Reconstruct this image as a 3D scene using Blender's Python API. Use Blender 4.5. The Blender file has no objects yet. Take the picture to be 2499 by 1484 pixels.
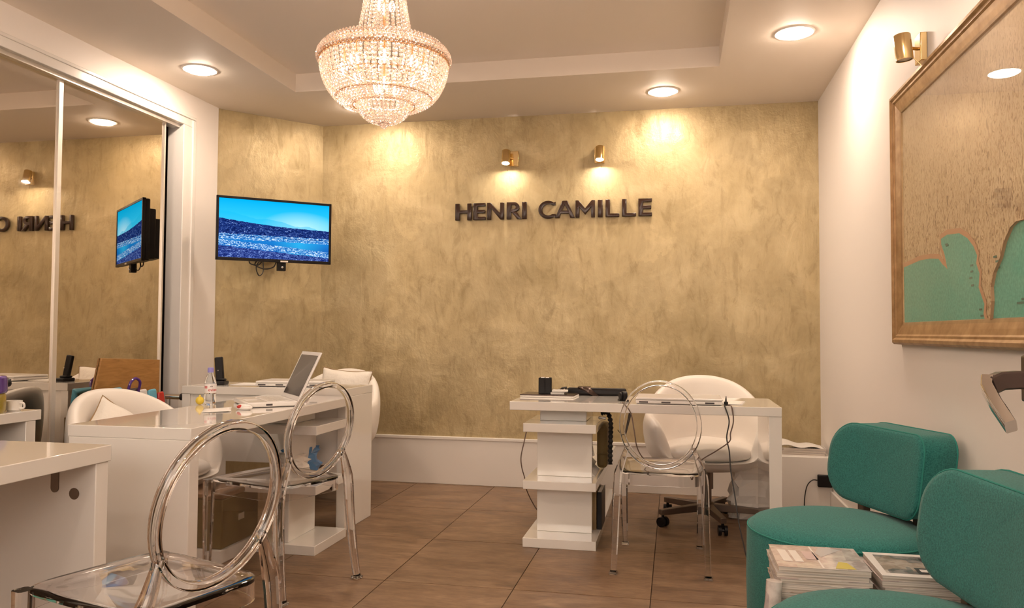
import bpy, bmesh, math, random
from mathutils import Vector, Matrix
R = math.radians
sc = bpy.context.scene
C = bpy.data.collections.new('scene_objects'); sc.collection.children.link(C)
random.seed(7)

# ------------------------------------------------------------------ camera
def set_camera():
    yaw, pitch, roll = R(11.678), R(2.063), R(0.313)
    fw = Vector((-math.sin(yaw)*math.cos(pitch), math.cos(yaw)*math.cos(pitch), math.sin(pitch)))
    r0 = Vector((math.cos(yaw), math.sin(yaw), 0)); u0 = r0.cross(fw)
    r = r0*math.cos(roll) + u0*math.sin(roll); u = r.cross(fw)
    cam = bpy.data.objects.new('camera', bpy.data.cameras.new('camera'))
    cam.data.sensor_fit = 'HORIZONTAL'; cam.data.sensor_width = 36
    cam.data.lens = 1920*36/2499
    cam.data.clip_start = 0.05
    m = Matrix(((r.x, u.x, -fw.x, 0), (r.y, u.y, -fw.y, 0), (r.z, u.z, -fw.z, 1.11), (0, 0, 0, 1)))
    cam.matrix_world = m
    sc.collection.objects.link(cam); sc.camera = cam
set_camera()
# ------------------------------------------------------------------ world, exposure
w = bpy.data.worlds.new('world'); sc.world = w; w.use_nodes = True
w.node_tree.nodes['Background'].inputs[0].default_value = (1, .86, .74, 1)
w.node_tree.nodes['Background'].inputs[1].default_value = 3.0
sc.view_settings.view_transform = 'Standard'; sc.view_settings.look = 'None'
sc.view_settings.gamma = 1; sc.view_settings.use_curve_mapping = False
sc.view_settings.exposure = 1.2
DOWNLIGHT = 78.0       # emission of the downlight lenses
BULB = 75.0            # emission of the chandelier bulbs
SPOT = 230.0           # emission of the little wall spot lenses
WARM = (1.0, .80, .60)
sc.cycles.max_bounces = 14; sc.cycles.transmission_bounces = 12; sc.cycles.transparent_max_bounces = 16
sc.cycles.sample_clamp_indirect = 6.0
sc.cycles.caustics_reflective = False
sc.cycles.blur_glossy = 0.5

# ------------------------------------------------------------------ helpers
class B:
    def __init__(s): s.v = []; s.f = []
    def add(s, vs, fs):
        n = len(s.v); s.v += [tuple(v) for v in vs]; s.f += [tuple(i+n for i in f) for f in fs]; return s
    def box(s, x0, x1, y0, y1, z0, z1):
        return s.add([(x0,y0,z0),(x1,y0,z0),(x1,y1,z0),(x0,y1,z0),(x0,y0,z1),(x1,y0,z1),(x1,y1,z1),(x0,y1,z1)],
                     [(0,3,2,1),(4,5,6,7),(0,1,5,4),(1,2,6,5),(2,3,7,6),(3,0,4,7)])
    def prism(s, poly, z0, z1):                 # poly: ccw xy
        n = len(poly)
        vs = [(x,y,z0) for x,y in poly] + [(x,y,z1) for x,y in poly]
        fs = [tuple(range(n-1,-1,-1)), tuple(range(n,2*n))] + [(i,(i+1)%n,n+(i+1)%n,n+i) for i in range(n)]
        return s.add(vs, fs)
    def lathe(s, prof, n=24, c=(0,0,0), cap=True, axis=None):    # prof: (r,z) bottom to top
        vs = []; fs = []
        for r, z in prof:
            for k in range(n):
                a = 2*math.pi*k/n; vs.append((c[0]+r*math.cos(a), c[1]+r*math.sin(a), c[2]+z))
        for i in range(len(prof)-1):
            for k in range(n):
                k2 = (k+1) % n; fs.append((i*n+k, i*n+k2, (i+1)*n+k2, (i+1)*n+k))
        if cap:
            fs.append(tuple(range(n-1,-1,-1))); m = (len(prof)-1)*n; fs.append(tuple(range(m, m+n)))
        return s.add(vs, fs)
    def tube(s, pts, r, n=8, closed=False, sec=None):           # r float or list; sec optional list of (a,b) section points
        P = [Vector(p) for p in pts]; m = len(P); vs = []; fs = []
        rs = r if isinstance(r, (list, tuple)) else [r]*m
        up = None
        for i in range(m):
            t = (P[(i+1) % m]-P[i-1]) if closed else (P[min(i+1,m-1)]-P[max(i-1,0)])
            t.normalize()
            if up is None:
                up = Vector((0,0,1)) if abs(t.z) < .9 else Vector((1,0,0))
            a = up - t*up.dot(t)
            if a.length < 1e-5: a = t.orthogonal()
            a.normalize(); b = t.cross(a); up = a
            S = sec or [(math.cos(2*math.pi*k/n), math.sin(2*math.pi*k/n)) for k in range(n)]
            for x, y in S: vs.append(P[i] + a*(x*rs[i]) + b*(y*rs[i]))
        n = len(sec) if sec else n
        for i in range(m if closed else m-1):
            j = (i+1) % m
            for k in range(n): fs.append((i*n+k, i*n+(k+1)%n, j*n+(k+1)%n, j*n+k))
        if not closed:
            fs.append(tuple(range(n-1,-1,-1))); fs.append(tuple(range((m-1)*n, m*n)))
        return s.add(vs, fs)
    def cyl(s, p0, p1, r0, r1=None, n=16): return s.tube([p0, p1], [r0, r0 if r1 is None else r1], n)
    def sphere(s, c, r, n=12, m=8, sx=1, sy=1, sz=1):
        vs = [(c[0],c[1],c[2]-r*sz)]; fs = []
        for i in range(1, m):
            a = -math.pi/2+math.pi*i/m
            for k in range(n):
                p = 2*math.pi*k/n
                vs.append((c[0]+r*sx*math.cos(a)*math.cos(p), c[1]+r*sy*math.cos(a)*math.sin(p), c[2]+r*sz*math.sin(a)))
        vs.append((c[0],c[1],c[2]+r*sz)); t = len(vs)-1
        for k in range(n):
            k2 = (k+1) % n; fs.append((0, 1+k2, 1+k)); fs.append((t, 1+(m-2)*n+k, 1+(m-2)*n+k2))
        for i in range(m-2):
            for k in range(n):
                k2 = (k+1) % n; fs.append((1+i*n+k, 1+i*n+k2, 1+(i+1)*n+k2, 1+(i+1)*n+k))
        return s.add(vs, fs)
    def grid(s, fn, nu, nv, cu=False, cv=False):                # fn(i,j)->point
        vs = [fn(i, j) for i in range(nu) for j in range(nv)]; fs = []
        for i in range(nu if cu else nu-1):
            for j in range(nv if cv else nv-1):
                i2 = (i+1) % nu; j2 = (j+1) % nv
                fs.append((i*nv+j, i2*nv+j, i2*nv+j2, i*nv+j2))
        return s.add(vs, fs)
    def xf(s, m): s.v = [tuple(m @ Vector(v)) for v in s.v]; return s
    def merge(s, o): return s.add(o.v, o.f)

def mesh_of(name, b, m, smooth=True, ang=38):
    me = bpy.data.meshes.new(name); me.from_pydata(b.v, [], b.f)
    bm = bmesh.new(); bm.from_mesh(me); bmesh.ops.recalc_face_normals(bm, faces=bm.faces); bm.to_mesh(me); bm.free()
    if m: me.materials.append(m)
    if smooth:
        me.polygons.foreach_set('use_smooth', [True]*len(me.polygons)); me.set_sharp_from_angle(angle=R(ang))
    me.update(); return me
def part(name, b, m, parent=None, bevel=0, seg=2, smooth=True, sub=0, loc=None, label=None, solid=0, ang=38):
    o = bpy.data.objects.new(name, mesh_of(name, b, m, smooth, 180 if sub else ang)); C.objects.link(o)
    if parent: o.parent = parent
    if loc: o.location = loc
    if solid:
        md = o.modifiers.new('solid', 'SOLIDIFY'); md.thickness = solid; md.offset = 0
    if bevel:
        md = o.modifiers.new('bevel', 'BEVEL'); md.width = bevel; md.segments = seg; md.limit_method = 'ANGLE'; md.angle_limit = R(40)
        md.harden_normals = False
    if sub:
        md = o.modifiers.new('sub', 'SUBSURF'); md.levels = sub; md.render_levels = sub
    if label: o['label'] = label
    return o
def tag(o, label, cat, group=None):
    o['label'] = label; o['category'] = cat
    if group: o['group'] = group
    return o
def thing(name, label, cat, loc=(0,0,0), rz=0, group=None):
    o = bpy.data.objects.new(name, None); o.empty_display_size = .1; C.objects.link(o)
    o.location = loc; o.rotation_euler = (0,0,rz); return tag(o, label, cat, group)
def struct(name, b, m, bevel=0, parent=None):
    o = part(name, b, m, parent, bevel)
    if not parent: o['kind'] = 'structure'
    return o
def kids(o): return [c for c in C.objects if c.parent == o]
def dup(root, loc, rz, label, name=None):
    r = root.copy(); C.objects.link(r); r.location = loc; r.rotation_euler = (0,0,rz); r['label'] = label
    for ch in kids(root):
        c = ch.copy(); C.objects.link(c); c.parent = r
        for g in kids(ch):
            d = g.copy(); C.objects.link(d); d.parent = c
    return r
def bez(p, n=16):                        # Catmull-Rom through points
    P = [Vector(q) for q in p]; P = [P[0]*2-P[1]] + P + [P[-1]*2-P[-2]]; out = []
    for i in range(1, len(P)-2):
        for k in range(n):
            t = k/n; a, b, c, d = P[i-1:i+3]
            out.append(.5*((2*b)+(c-a)*t+(2*a-5*b+4*c-d)*t*t+(3*b-3*c+d-a)*t**3))
    out.append(P[-2]); return out
def text_b(s, size, ext=.0005):
    cu = bpy.data.curves.new('txt', 'FONT'); cu.body = s; cu.size = size; cu.extrude = ext; cu.resolution_u = 3
    o = bpy.data.objects.new('txt', cu); sc.collection.objects.link(o)
    me = bpy.data.meshes.new_from_object(o); b = B()
    b.add([tuple(v.co) for v in me.vertices], [tuple(p.vertices) for p in me.polygons])
    bpy.data.objects.remove(o); bpy.data.meshes.remove(me); bpy.data.curves.remove(cu); return b

# ------------------------------------------------------------------ materials
def mat(name, col, rough=.5, metal=0, coat=0, trans=0, ior=1.5, spec=.5, em=None, es=0, sheen=0, sub=0):
    m = bpy.data.materials.new(name); m.use_nodes = True
    p = m.node_tree.nodes['Principled BSDF']; I = p.inputs
    I['Base Color'].default_value = (*col, 1); I['Roughness'].default_value = rough; I['Metallic'].default_value = metal
    I['Coat Weight'].default_value = coat; I['Coat Roughness'].default_value = .04; I['Transmission Weight'].default_value = trans; I['IOR'].default_value = ior
    I['Specular IOR Level'].default_value = spec; I['Sheen Weight'].default_value = sheen
    if em: I['Emission Color'].default_value = (*em, 1); I['Emission Strength'].default_value = es
    return m
def N(m, t, **kw):
    n = m.node_tree.nodes.new(t)
    for k, v in kw.items():
        if k in n.inputs: n.inputs[k].default_value = v
        else: setattr(n, k, v)
    return n
def L(m, a, b): m.node_tree.links.new(a, b)
def PB(m): return m.node_tree.nodes['Principled BSDF']
def coords(m, scale=(1,1,1), kind='Object', rot=(0,0,0)):
    t = N(m, 'ShaderNodeTexCoord'); mp = N(m, 'ShaderNodeMapping'); mp.inputs['Scale'].default_value = scale; mp.inputs['Rotation'].default_value = rot
    L(m, t.outputs[kind], mp.inputs[0]); return mp.outputs[0]
def ramp(m, fac, stops, interp='LINEAR'):
    r = N(m, 'ShaderNodeValToRGB'); e = r.color_ramp; e.interpolation = interp
    while len(e.elements) < len(stops): e.elements.new(.5)
    for el, (p, c) in zip(e.elements, stops): el.position = p; el.color = (*c, 1) if len(c) == 3 else c
    L(m, fac, r.inputs[0]); return r.outputs[0]
def noise(m, vec, scale, detail=4, rough=.55, dist=0):
    n = N(m, 'ShaderNodeTexNoise', Scale=scale, Detail=detail, Roughness=rough, Distortion=dist); L(m, vec, n.inputs['Vector']); return n
def bump(m, h, strength=.2, dist=.01):
    b = N(m, 'ShaderNodeBump', Strength=strength, Distance=dist); L(m, h, b.inputs['Height']); L(m, b.outputs[0], PB(m).inputs['Normal']); return b
def mix(m, fac, a, b, typ='MIX'):
    x = N(m, 'ShaderNodeMix', data_type='RGBA', blend_type=typ)
    for s, v in ((0, fac), (6, a), (7, b)):
        if hasattr(v, 'is_linked') or hasattr(v, 'links'): L(m, v, x.inputs[s])
        else: x.inputs[s].default_value = v if s == 0 else (*v, 1)
    return x.outputs[2]

M = {}
M['white_wall'] = mat('white_wall', (.84,.78,.73), .55); bump(M['white_wall'], noise(M['white_wall'], coords(M['white_wall']), 60).outputs[0], .06, .004)
M['ceiling'] = mat('ceiling_paint', (.86,.77,.67), .6); bump(M['ceiling'], noise(M['ceiling'], coords(M['ceiling']), 40).outputs[0], .04, .004)
M['trim'] = mat('gloss_trim', (.80,.76,.72), .18, coat=.5)
M['skirt'] = mat('skirting_paint', (.80,.76,.71), .3, coat=.2)
def gold():
    m = mat('gold_stucco', (.6,.43,.2), .42, metal=.35); c = coords(m)
    big = noise(m, c, 1.1, 5, .6, 1.2); mid = noise(m, c, 3.0, 5, .6, .7)
    warp = N(m, 'ShaderNodeMix', data_type='VECTOR'); warp.inputs[0].default_value = .30
    L(m, c, warp.inputs[4]); L(m, noise(m, c, 2.6, 6, .68).outputs['Color'], warp.inputs[5])
    vo = N(m, 'ShaderNodeTexVoronoi', Scale=3.6); vo.feature = 'F1'; vo.inputs['Randomness'].default_value = 1
    L(m, warp.outputs[1], vo.inputs['Vector'])
    vo2 = N(m, 'ShaderNodeTexVoronoi', Scale=7.5); L(m, warp.outputs[1], vo2.inputs['Vector'])
    col = ramp(m, mid.outputs[0], [(.25,(.33,.25,.12)),(.5,(.425,.33,.175)),(.75,(.53,.43,.25))])
    cell = ramp(m, vo.outputs['Color'], [(0,(.90,.90,.90)),(1,(1.09,1.09,1.09))])
    cell = mix(m, 1.0, cell, ramp(m, vo2.outputs['Color'], [(0,(.93,.93,.93)),(1,(1.06,1.06,1.06))]), 'MULTIPLY')
    col = mix(m, 1.0, col, cell, 'MULTIPLY')
    col = mix(m, .28, col, ramp(m, big.outputs[0], [(.3,(.335,.25,.115)),(.7,(.60,.49,.30))]))
    vm = N(m, 'ShaderNodeMapping'); vm.inputs['Scale'].default_value = (1.6,1.6,.55); L(m, c, vm.inputs[0])
    fine = noise(m, vm.outputs[0], 9.0, 7, .72, .8)
    col = mix(m, 1.0, col, ramp(m, fine.outputs[0], [(.34,(.84,.82,.78)),(.46,(1,1,1)),(.66,(1.08,1.08,1.08))]), 'MULTIPLY')
    L(m, col, PB(m).inputs['Base Color'])
    L(m, ramp(m, fine.outputs[0], [(.3,(.54,)*3),(.7,(.34,)*3)]), PB(m).inputs['Roughness'])
    # trowel marks: each stroke is a patch with its own slight tilt, plus fine grain
    hmix = N(m, 'ShaderNodeMath', operation='MULTIPLY_ADD'); L(m, vo.outputs['Distance'], hmix.inputs[0]); hmix.inputs[1].default_value = .7; L(m, mid.outputs[0], hmix.inputs[2])
    h2 = N(m, 'ShaderNodeMath', operation='MULTIPLY_ADD'); L(m, vo2.outputs['Distance'], h2.inputs[0]); h2.inputs[1].default_value = .35; L(m, hmix.outputs[0], h2.inputs[2])
    sc_ = N(m, 'ShaderNodeSeparateColor'); L(m, vo.outputs['Color'], sc_.inputs[0])
    h3 = N(m, 'ShaderNodeMath', operation='MULTIPLY_ADD'); L(m, sc_.outputs[0], h3.inputs[0]); h3.inputs[1].default_value = .7; L(m, h2.outputs[0], h3.inputs[2])
    h4 = N(m, 'ShaderNodeMath', operation='MULTIPLY_ADD'); L(m, fine.outputs[0], h4.inputs[0]); h4.inputs[1].default_value = .5; L(m, h3.outputs[0], h4.inputs[2])
    bump(m, h4.outputs[0], .24, .03); return m
M['gold'] = gold()
M['white_gloss'] = mat('white_gloss_lacquer', (.80,.765,.715), .08, coat=.6)
M['white_mat'] = mat('white_satin', (.80,.765,.72), .35)
M['leather'] = mat('cream_leather', (.80,.745,.68), .38, sheen=.1); bump(M['leather'], noise(M['leather'], coords(M['leather']), 160, 3).outputs[0], .08, .003)
M['fabric_white'] = mat('white_cotton', (.80,.745,.67), .75, sheen=.2); bump(M['fabric_white'], noise(M['fabric_white'], coords(M['fabric_white']), 18, 4).outputs[0], .35, .02)
def teal():
    m = mat('teal_wool', (.02,.22,.19), .9, sheen=.14, spec=.15); c = coords(m)
    n = noise(m, c, 240, 3, .7); L(m, ramp(m, n.outputs[0], [(.3,(.010,.090,.082)),(.7,(.040,.225,.20))]), PB(m).inputs['Base Color'])
    wv = N(m, 'ShaderNodeTexWave', Scale=260, Distortion=2.5); L(m, c, wv.inputs['Vector'])
    h = N(m, 'ShaderNodeMath', operation='ADD'); L(m, n.outputs[0], h.inputs[0]); L(m, wv.outputs[1], h.inputs[1])
    bump(m, h.outputs[0], .22, .002); return m
M['teal'] = teal()
M['piping'] = mat('teal_piping', (.018,.20,.165), .85)
M['glass'] = mat('clear_polycarbonate', (.985,.975,.985), .015, trans=1, ior=1.49)
M['pet'] = mat('clear_bottle_plastic', (.96,.98,1), .03, trans=1, ior=1.33)
def crystal():
    m = mat('cut_crystal', (1,.90,.84), .04, trans=1, ior=1.55); nt = m.node_tree; o = nt.nodes['Material Output']
    a = N(m, 'ShaderNodeMixShader'); a.inputs[0].default_value = .06; tr = N(m, 'ShaderNodeBsdfTranslucent'); tr.inputs[0].default_value = (1,.88,.78,1)
    d = N(m, 'ShaderNodeBsdfDiffuse'); d.inputs[0].default_value = (1,.88,.78,1); b = N(m, 'ShaderNodeMixShader'); b.inputs[0].default_value = .35
    L(m, tr.outputs[0], b.inputs[1]); L(m, d.outputs[0], b.inputs[2]); L(m, PB(m).outputs[0], a.inputs[1]); L(m, b.outputs[0], a.inputs[2]); L(m, a.outputs[0], o.inputs[0]); return m
M['crystal'] = crystal()
M['brass'] = mat('polished_brass', (.80,.60,.30), .18, metal=1)
M['gilt'] = mat('gilt_metal', (.80,.50,.26), .25, metal=1)
M['chrome'] = mat('chrome', (.82,.80,.78), .07, metal=1)
M['steel'] = mat('brushed_steel', (.16,.12,.095), .35, metal=.8)
M['bronze'] = mat('dark_bronze', (.10,.07,.06), .25, metal=.8)
M['black'] = mat('black_plastic', (.010,.008,.008), .38, spec=.2)
M['blackmat'] = mat('black_rubber', (.012,.011,.012), .6)
M['darkgrey'] = mat('dark_grey_interior', (.09,.075,.07), .6)
M['letter'] = mat('dark_brown_lacquer', (.032,.015,.009), .2, spec=.35)
def mirror():
    m = mat('tinted_mirror', (.76,.70,.62), .015, metal=1); return m
M['mirror'] = mirror()
M['alu'] = mat('satin_aluminium', (.82,.77,.71), .3, metal=.7)
M['lens'] = mat('downlight_lens', (1,1,1), .5, em=(1,.80,.63), es=DOWNLIGHT)
M['bulb'] = mat('lit_bulb', (1,1,1), .5, em=(1,.75,.60), es=BULB)
M['spotlens'] = mat('spot_lens', (1,1,1), .5, em=(1,.86,.72), es=SPOT)
M['paper'] = mat('white_paper', (.80,.76,.71), .6)
def pages():
    m = mat('page_edges', (.7,.64,.56), .55); c = coords(m, (3,3,260)); n = noise(m, c, 1.0, 3)
    L(m, ramp(m, n.outputs[0], [(.3,(.30,.25,.20)),(.5,(.62,.55,.48)),(.7,(.80,.74,.68))]), PB(m).inputs['Base Color']); return m
M['pages'] = pages()
def cover(name, cols, sc_=9, seed=0):
    m = mat(name, cols[0], .16, coat=.6); c = coords(m, (1,1,1)); v = N(m, 'ShaderNodeTexVoronoi', Scale=sc_); v.distance = 'CHEBYCHEV'
    mp = N(m, 'ShaderNodeMapping'); mp.inputs['Location'].default_value = (seed*1.7, seed*.9, 0); L(m, c, mp.inputs[0]); L(m, mp.outputs[0], v.inputs['Vector'])
    n = noise(m, mp.outputs[0], 26, 4)
    sep = N(m, 'ShaderNodeSeparateColor'); L(m, v.outputs['Color'], sep.inputs[0])
    col = ramp(m, sep.outputs[0], [(i/len(cols), q) for i, q in enumerate(cols)], 'CONSTANT')
    L(m, mix(m, .3, col, ramp(m, n.outputs[0], [(.4,(.25,.2,.18)),(.6,(.8,.75,.7))])), PB(m).inputs['Base Color']); return m
M['cover_pink'] = cover('pink_grey_cover', [(.62,.50,.49),(.66,.58,.54),(.50,.42,.42),(.70,.64,.60)], 9, 1)
M['cover_photo'] = cover('photo_cover', [(.28,.20,.15),(.40,.30,.24),(.62,.55,.50),(.12,.09,.10)], 12, 3)
M['cover_mixed'] = cover('mixed_cover', [(.55,.50,.48),(.36,.30,.26),(.68,.62,.58),(.44,.40,.42)], 10, 5)
M['print_white'] = mat('print_white', (.78,.74,.72), .2); M['print_yellow'] = mat('print_yellow', (.62,.52,.12), .2)
M['print_grey'] = mat('print_grey', (.50,.49,.50), .2); M['print_dark'] = mat('print_dark', (.07,.055,.06), .2)
M['print_pink'] = mat('print_pink', (.60,.47,.48), .2)
M['cord'] = mat('black_cord', (.015,.012,.012), .45); M['cordbrown'] = mat('brown_cord', (.12,.07,.05), .45)
M['blue'] = mat('blue_plastic_film', (.03,.18,.42), .25, coat=.3); M['bluelight'] = mat('light_blue_film', (.12,.42,.58), .3)
M['purple'] = mat('purple_satin', (.09,.03,.22), .2, coat=.4); M['red'] = mat('red_plastic', (.50,.02,.015), .25, coat=.3)
M['yellow'] = mat('yellow_plastic', (.75,.55,.05), .3); M['olive'] = mat('olive_jar', (.30,.22,.03), .2, coat=.4)
M['capblue'] = mat('lilac_cap', (.28,.25,.62), .35)
M['olivebag'] = mat('olive_canvas', (.15,.10,.03), .7); M['bookspine'] = mat('brown_book_cloth', (.20,.11,.05), .5)
M['screen_off'] = mat('dark_screen', (.035,.028,.024), .12, coat=.3)
M['laptop'] = mat('white_laptop_plastic', (.80,.77,.74), .25, coat=.3)
M['key'] = mat('white_keys', (.74,.71,.68), .4); M['hinge'] = mat('dark_slot', (.05,.04,.04), .5)
def wood():
    m = mat('plywood', (.36,.17,.045), .5); c = coords(m, (1,2,14)); n = noise(m, c, 3.0, 6, .6, 1)
    L(m, ramp(m, n.outputs[0], [(.3,(.27,.125,.03)),(.7,(.42,.21,.06))]), PB(m).inputs['Base Color']); return m
M['wood'] = wood()
M['card'] = mat('brown_cardboard', (.30,.20,.10), .8)
def tile():
    m = mat('brown_floor_tile', (.2,.12,.07), .42); t = N(m, 'ShaderNodeTexCoord'); oi = N(m, 'ShaderNodeObjectInfo')
    g = N(m, 'ShaderNodeNewGeometry'); ad = N(m, 'ShaderNodeVectorMath', operation='ADD')
    rv = N(m, 'ShaderNodeVectorMath', operation='SCALE'); rv.inputs['Scale'].default_value = 0
    L(m, g.outputs['Position'], ad.inputs[0])
    mul = N(m, 'ShaderNodeMath', operation='MULTIPLY'); L(m, oi.outputs['Random'], mul.inputs[0]); mul.inputs[1].default_value = 37
    cmb = N(m, 'ShaderNodeCombineXYZ'); L(m, mul.outputs[0], cmb.inputs[2]); L(m, cmb.outputs[0], ad.inputs[1])
    mp = N(m, 'ShaderNodeMapping'); mp.inputs['Scale'].default_value = (1,3.0,1); L(m, ad.outputs[0], mp.inputs[0])
    n1 = noise(m, mp.outputs[0], 3.2, 8, .68, .6); n2 = noise(m, mp.outputs[0], 14, 5, .7)
    col = ramp(m, n1.outputs[0], [(.32,(.075,.038,.019)),(.47,(.175,.099,.053)),(.56,(.235,.143,.082)),(.70,(.36,.24,.145))])
    col = mix(m, .4, col, ramp(m, n2.outputs[0], [(.35,(.12,.067,.038)),(.65,(.30,.19,.113))]))
    val = N(m, 'ShaderNodeHueSaturation'); L(m, col, val.inputs['Color'])
    mr = N(m, 'ShaderNodeMapRange'); L(m, oi.outputs['Random'], mr.inputs[0]); mr.inputs[3].default_value = .92; mr.inputs[4].default_value = 1.08
    L(m, mr.outputs[0], val.inputs['Value']); L(m, val.outputs[0], PB(m).inputs['Base Color'])
    L(m, ramp(m, n1.outputs[0], [(.3,(.36,)*3),(.7,(.5,)*3)]), PB(m).inputs['Roughness'])
    bump(m, n2.outputs[0], .12, .003); return m
M['tile'] = tile()
M['grout'] = mat('dark_grout', (.07,.04,.025), .8)
def framegold():
    m = mat('old_gold_frame', (.36,.22,.10), .38, metal=.55); n = noise(m, coords(m), 22, 5)
    L(m, ramp(m, n.outputs[0], [(.3,(.30,.17,.07)),(.7,(.46,.30,.15))]), PB(m).inputs['Base Color']); return m
M['frame'] = framegold()
def land():
    m = mat('map_land_print', (.5,.36,.22), .5); c = coords(m)
    st = N(m, 'ShaderNodeMapping'); st.inputs['Scale'].default_value = (1,42,15); L(m, c, st.inputs[0])
    n = noise(m, st.outputs[0], 1.6, 4, .62, 2.5)
    big = noise(m, c, 3.2, 4, .5)
    streets = ramp(m, n.outputs[0], [(.36,(.13,.06,.025)),(.43,(.42,.26,.13)),(.50,(.60,.45,.26)),(.58,(.66,.52,.33))])
    plain = mix(m, ramp(m, big.outputs[0], [(.35,(0,0,0)),(.65,(1,1,1))]), (.44,.29,.155), (.60,.45,.27))
    sep = N(m, 'ShaderNodeSeparateXYZ'); L(m, c, sep.inputs[0])
    d = N(m, 'ShaderNodeMapRange'); L(m, sep.outputs[2], d.inputs[0]); d.inputs[1].default_value = 2.05; d.inputs[2].default_value = 1.5; d.inputs[3].default_value = .25; d.inputs[4].default_value = .95
    L(m, mix(m, d.outputs[0], plain, streets), PB(m).inputs['Base Color']); return m
M['land'] = land()
def sea():
    m = mat('map_sea_print', (.05,.36,.29), .5); n = noise(m, coords(m), 90, 3)
    L(m, ramp(m, n.outputs[0], [(.35,(.05,.37,.29)),(.65,(.10,.50,.40))]), PB(m).inputs['Base Color']); return m
M['sea'] = sea()
M['shore'] = mat('map_shore_print', (.55,.30,.17), .5)
def thin_glass():
    m = bpy.data.materials.new('picture_glass'); m.use_nodes = True; nt = m.node_tree; nt.nodes.clear()
    o = N(m, 'ShaderNodeOutputMaterial'); mx = N(m, 'ShaderNodeMixShader'); t = N(m, 'ShaderNodeBsdfTransparent'); g = N(m, 'ShaderNodeBsdfGlossy', Roughness=.0)
    g_ = N(m, 'ShaderNodeNewGeometry'); ir = N(m, 'ShaderNodeMix', data_type='FLOAT'); ir.inputs[2].default_value = 1.5; ir.inputs[3].default_value = 1/1.5
    L(m, g_.outputs['Backfacing'], ir.inputs[0]); f = N(m, 'ShaderNodeFresnel', IOR=1.5); L(m, ir.outputs[0], f.inputs[0]); L(m, f.outputs[0], mx.inputs[0]); L(m, t.outputs[0], mx.inputs[1]); L(m, g.outputs[0], mx.inputs[2]); L(m, mx.outputs[0], o.inputs[0]); return m
M['pane'] = thin_glass()
def tvpicture():
    m = bpy.data.materials.new('harbour_view_on_screen'); m.use_nodes = True; nt = m.node_tree; nt.nodes.clear()
    o = N(m, 'ShaderNodeOutputMaterial'); e = N(m, 'ShaderNodeEmission', Strength=.55)
    t = N(m, 'ShaderNodeTexCoord'); s = N(m, 'ShaderNodeSeparateXYZ'); L(m, t.outputs['Generated'], s.inputs[0])
    x, y = s.outputs[0], s.outputs[2]
    def mth(op, a, b, c=None):
        n = N(m, 'ShaderNodeMath', operation=op)
        for i, q in enumerate((a, b, c)):
            if q is None: continue
            if isinstance(q, (int, float)): n.inputs[i].default_value = q
            else: L(m, q, n.inputs[i])
        return n.outputs[0]
    mp = N(m, 'ShaderNodeMapping'); mp.inputs['Scale'].default_value = (6,1,18); L(m, t.outputs['Generated'], mp.inputs[0])
    n1 = noise(m, mp.outputs[0], 2.2, 6, .65); 
    mp2 = N(m, 'ShaderNodeMapping'); mp2.inputs['Scale'].default_value = (34,1,34); L(m, t.outputs['Generated'], mp2.inputs[0])
    n2 = noise(m, mp2.outputs[0], 1.3, 2, .5, 1.5)
    mp3 = N(m, 'ShaderNodeMapping'); mp3.inputs['Scale'].default_value = (4,1,1); L(m, t.outputs['Generated'], mp3.inputs[0])
    n3 = noise(m, mp3.outputs[0], 1.0, 3)
    yy = mth('ADD', y, mth('MULTIPLY', mth('SUBTRACT', n1.outputs[0], .5), .05))      # rough horizon
    sky = ramp(m, y, [(.5,(.10,.60,.92)),(.75,(.02,.50,.88)),(1,(.0,.40,.80))])
    gx = mth('MULTIPLY', mth('SUBTRACT', x, .74), 2.6); gy = mth('MULTIPLY', mth('SUBTRACT', y, .55), 3.2)
    gl = mth('SUBTRACT', 1.0, mth('MINIMUM', 1.0, mth('SQRT', mth('ADD', mth('MULTIPLY', gx, gx), mth('MULTIPLY', gy, gy)), None)))
    sky = mix(m, mth('MULTIPLY', gl, .75), sky, (.55,.85,1.0))
    # far hills
    h1 = mth('ADD', mth('MULTIPLY', mth('SUBTRACT', .62, x), .30), mth('MULTIPLY', n3.outputs[0], .22)); h1 = mth('ADD', h1, .50)
    col = mix(m, mth('MULTIPLY', mth('GREATER_THAN', h1, y), .55), sky, (.01,.46,.80))
    h2 = mth('SUBTRACT', .60, mth('MULTIPLY', mth('ABSOLUTE', mth('SUBTRACT', x, .38), None), .22))
    col = mix(m, mth('MULTIPLY', mth('GREATER_THAN', h2, yy), mth('LESS_THAN', x, .66)), col, (.01,.42,.72))
    # town
    town = ramp(m, n2.outputs[0], [(.35,(.002,.008,.07)),(.55,(.012,.035,.20)),(.66,(.06,.13,.38)),(.76,(.45,.60,.9))])
    h3 = mth('ADD', .545, mth('MULTIPLY', mth('POWER', mth('SUBTRACT', 1.0, x), 2.0), .12))
    col = mix(m, mth('GREATER_THAN', h3, yy), col, town)
    # harbour water with rows of boats
    water = ramp(m, y, [(.15,(.01,.10,.42)),(.35,(.01,.22,.62))])
    wg = mth('SUBTRACT', 1.0, mth('MINIMUM', 1.0, mth('MULTIPLY', mth('ABSOLUTE', mth('SUBTRACT', x, .72), None), 4.0)))
    water = mix(m, mth('MULTIPLY', wg, .6), water, (.03,.50,.85))
    boats = ramp(m, n2.outputs[0], [(.42,(.008,.10,.40)),(.53,(.10,.34,.70)),(.64,(.75,.88,1.0))])
    hw = mth('ADD', .36, mth('MULTIPLY', mth('SUBTRACT', n1.outputs[0], .5), .03))
    col = mix(m, mth('GREATER_THAN', hw, y), col, water)
    r1 = mth('LESS_THAN', mth('ABSOLUTE', mth('SUBTRACT', yy, .335), None), .028)
    r2 = mth('LESS_THAN', mth('ABSOLUTE', mth('SUBTRACT', yy, .385), None), .016)
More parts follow.
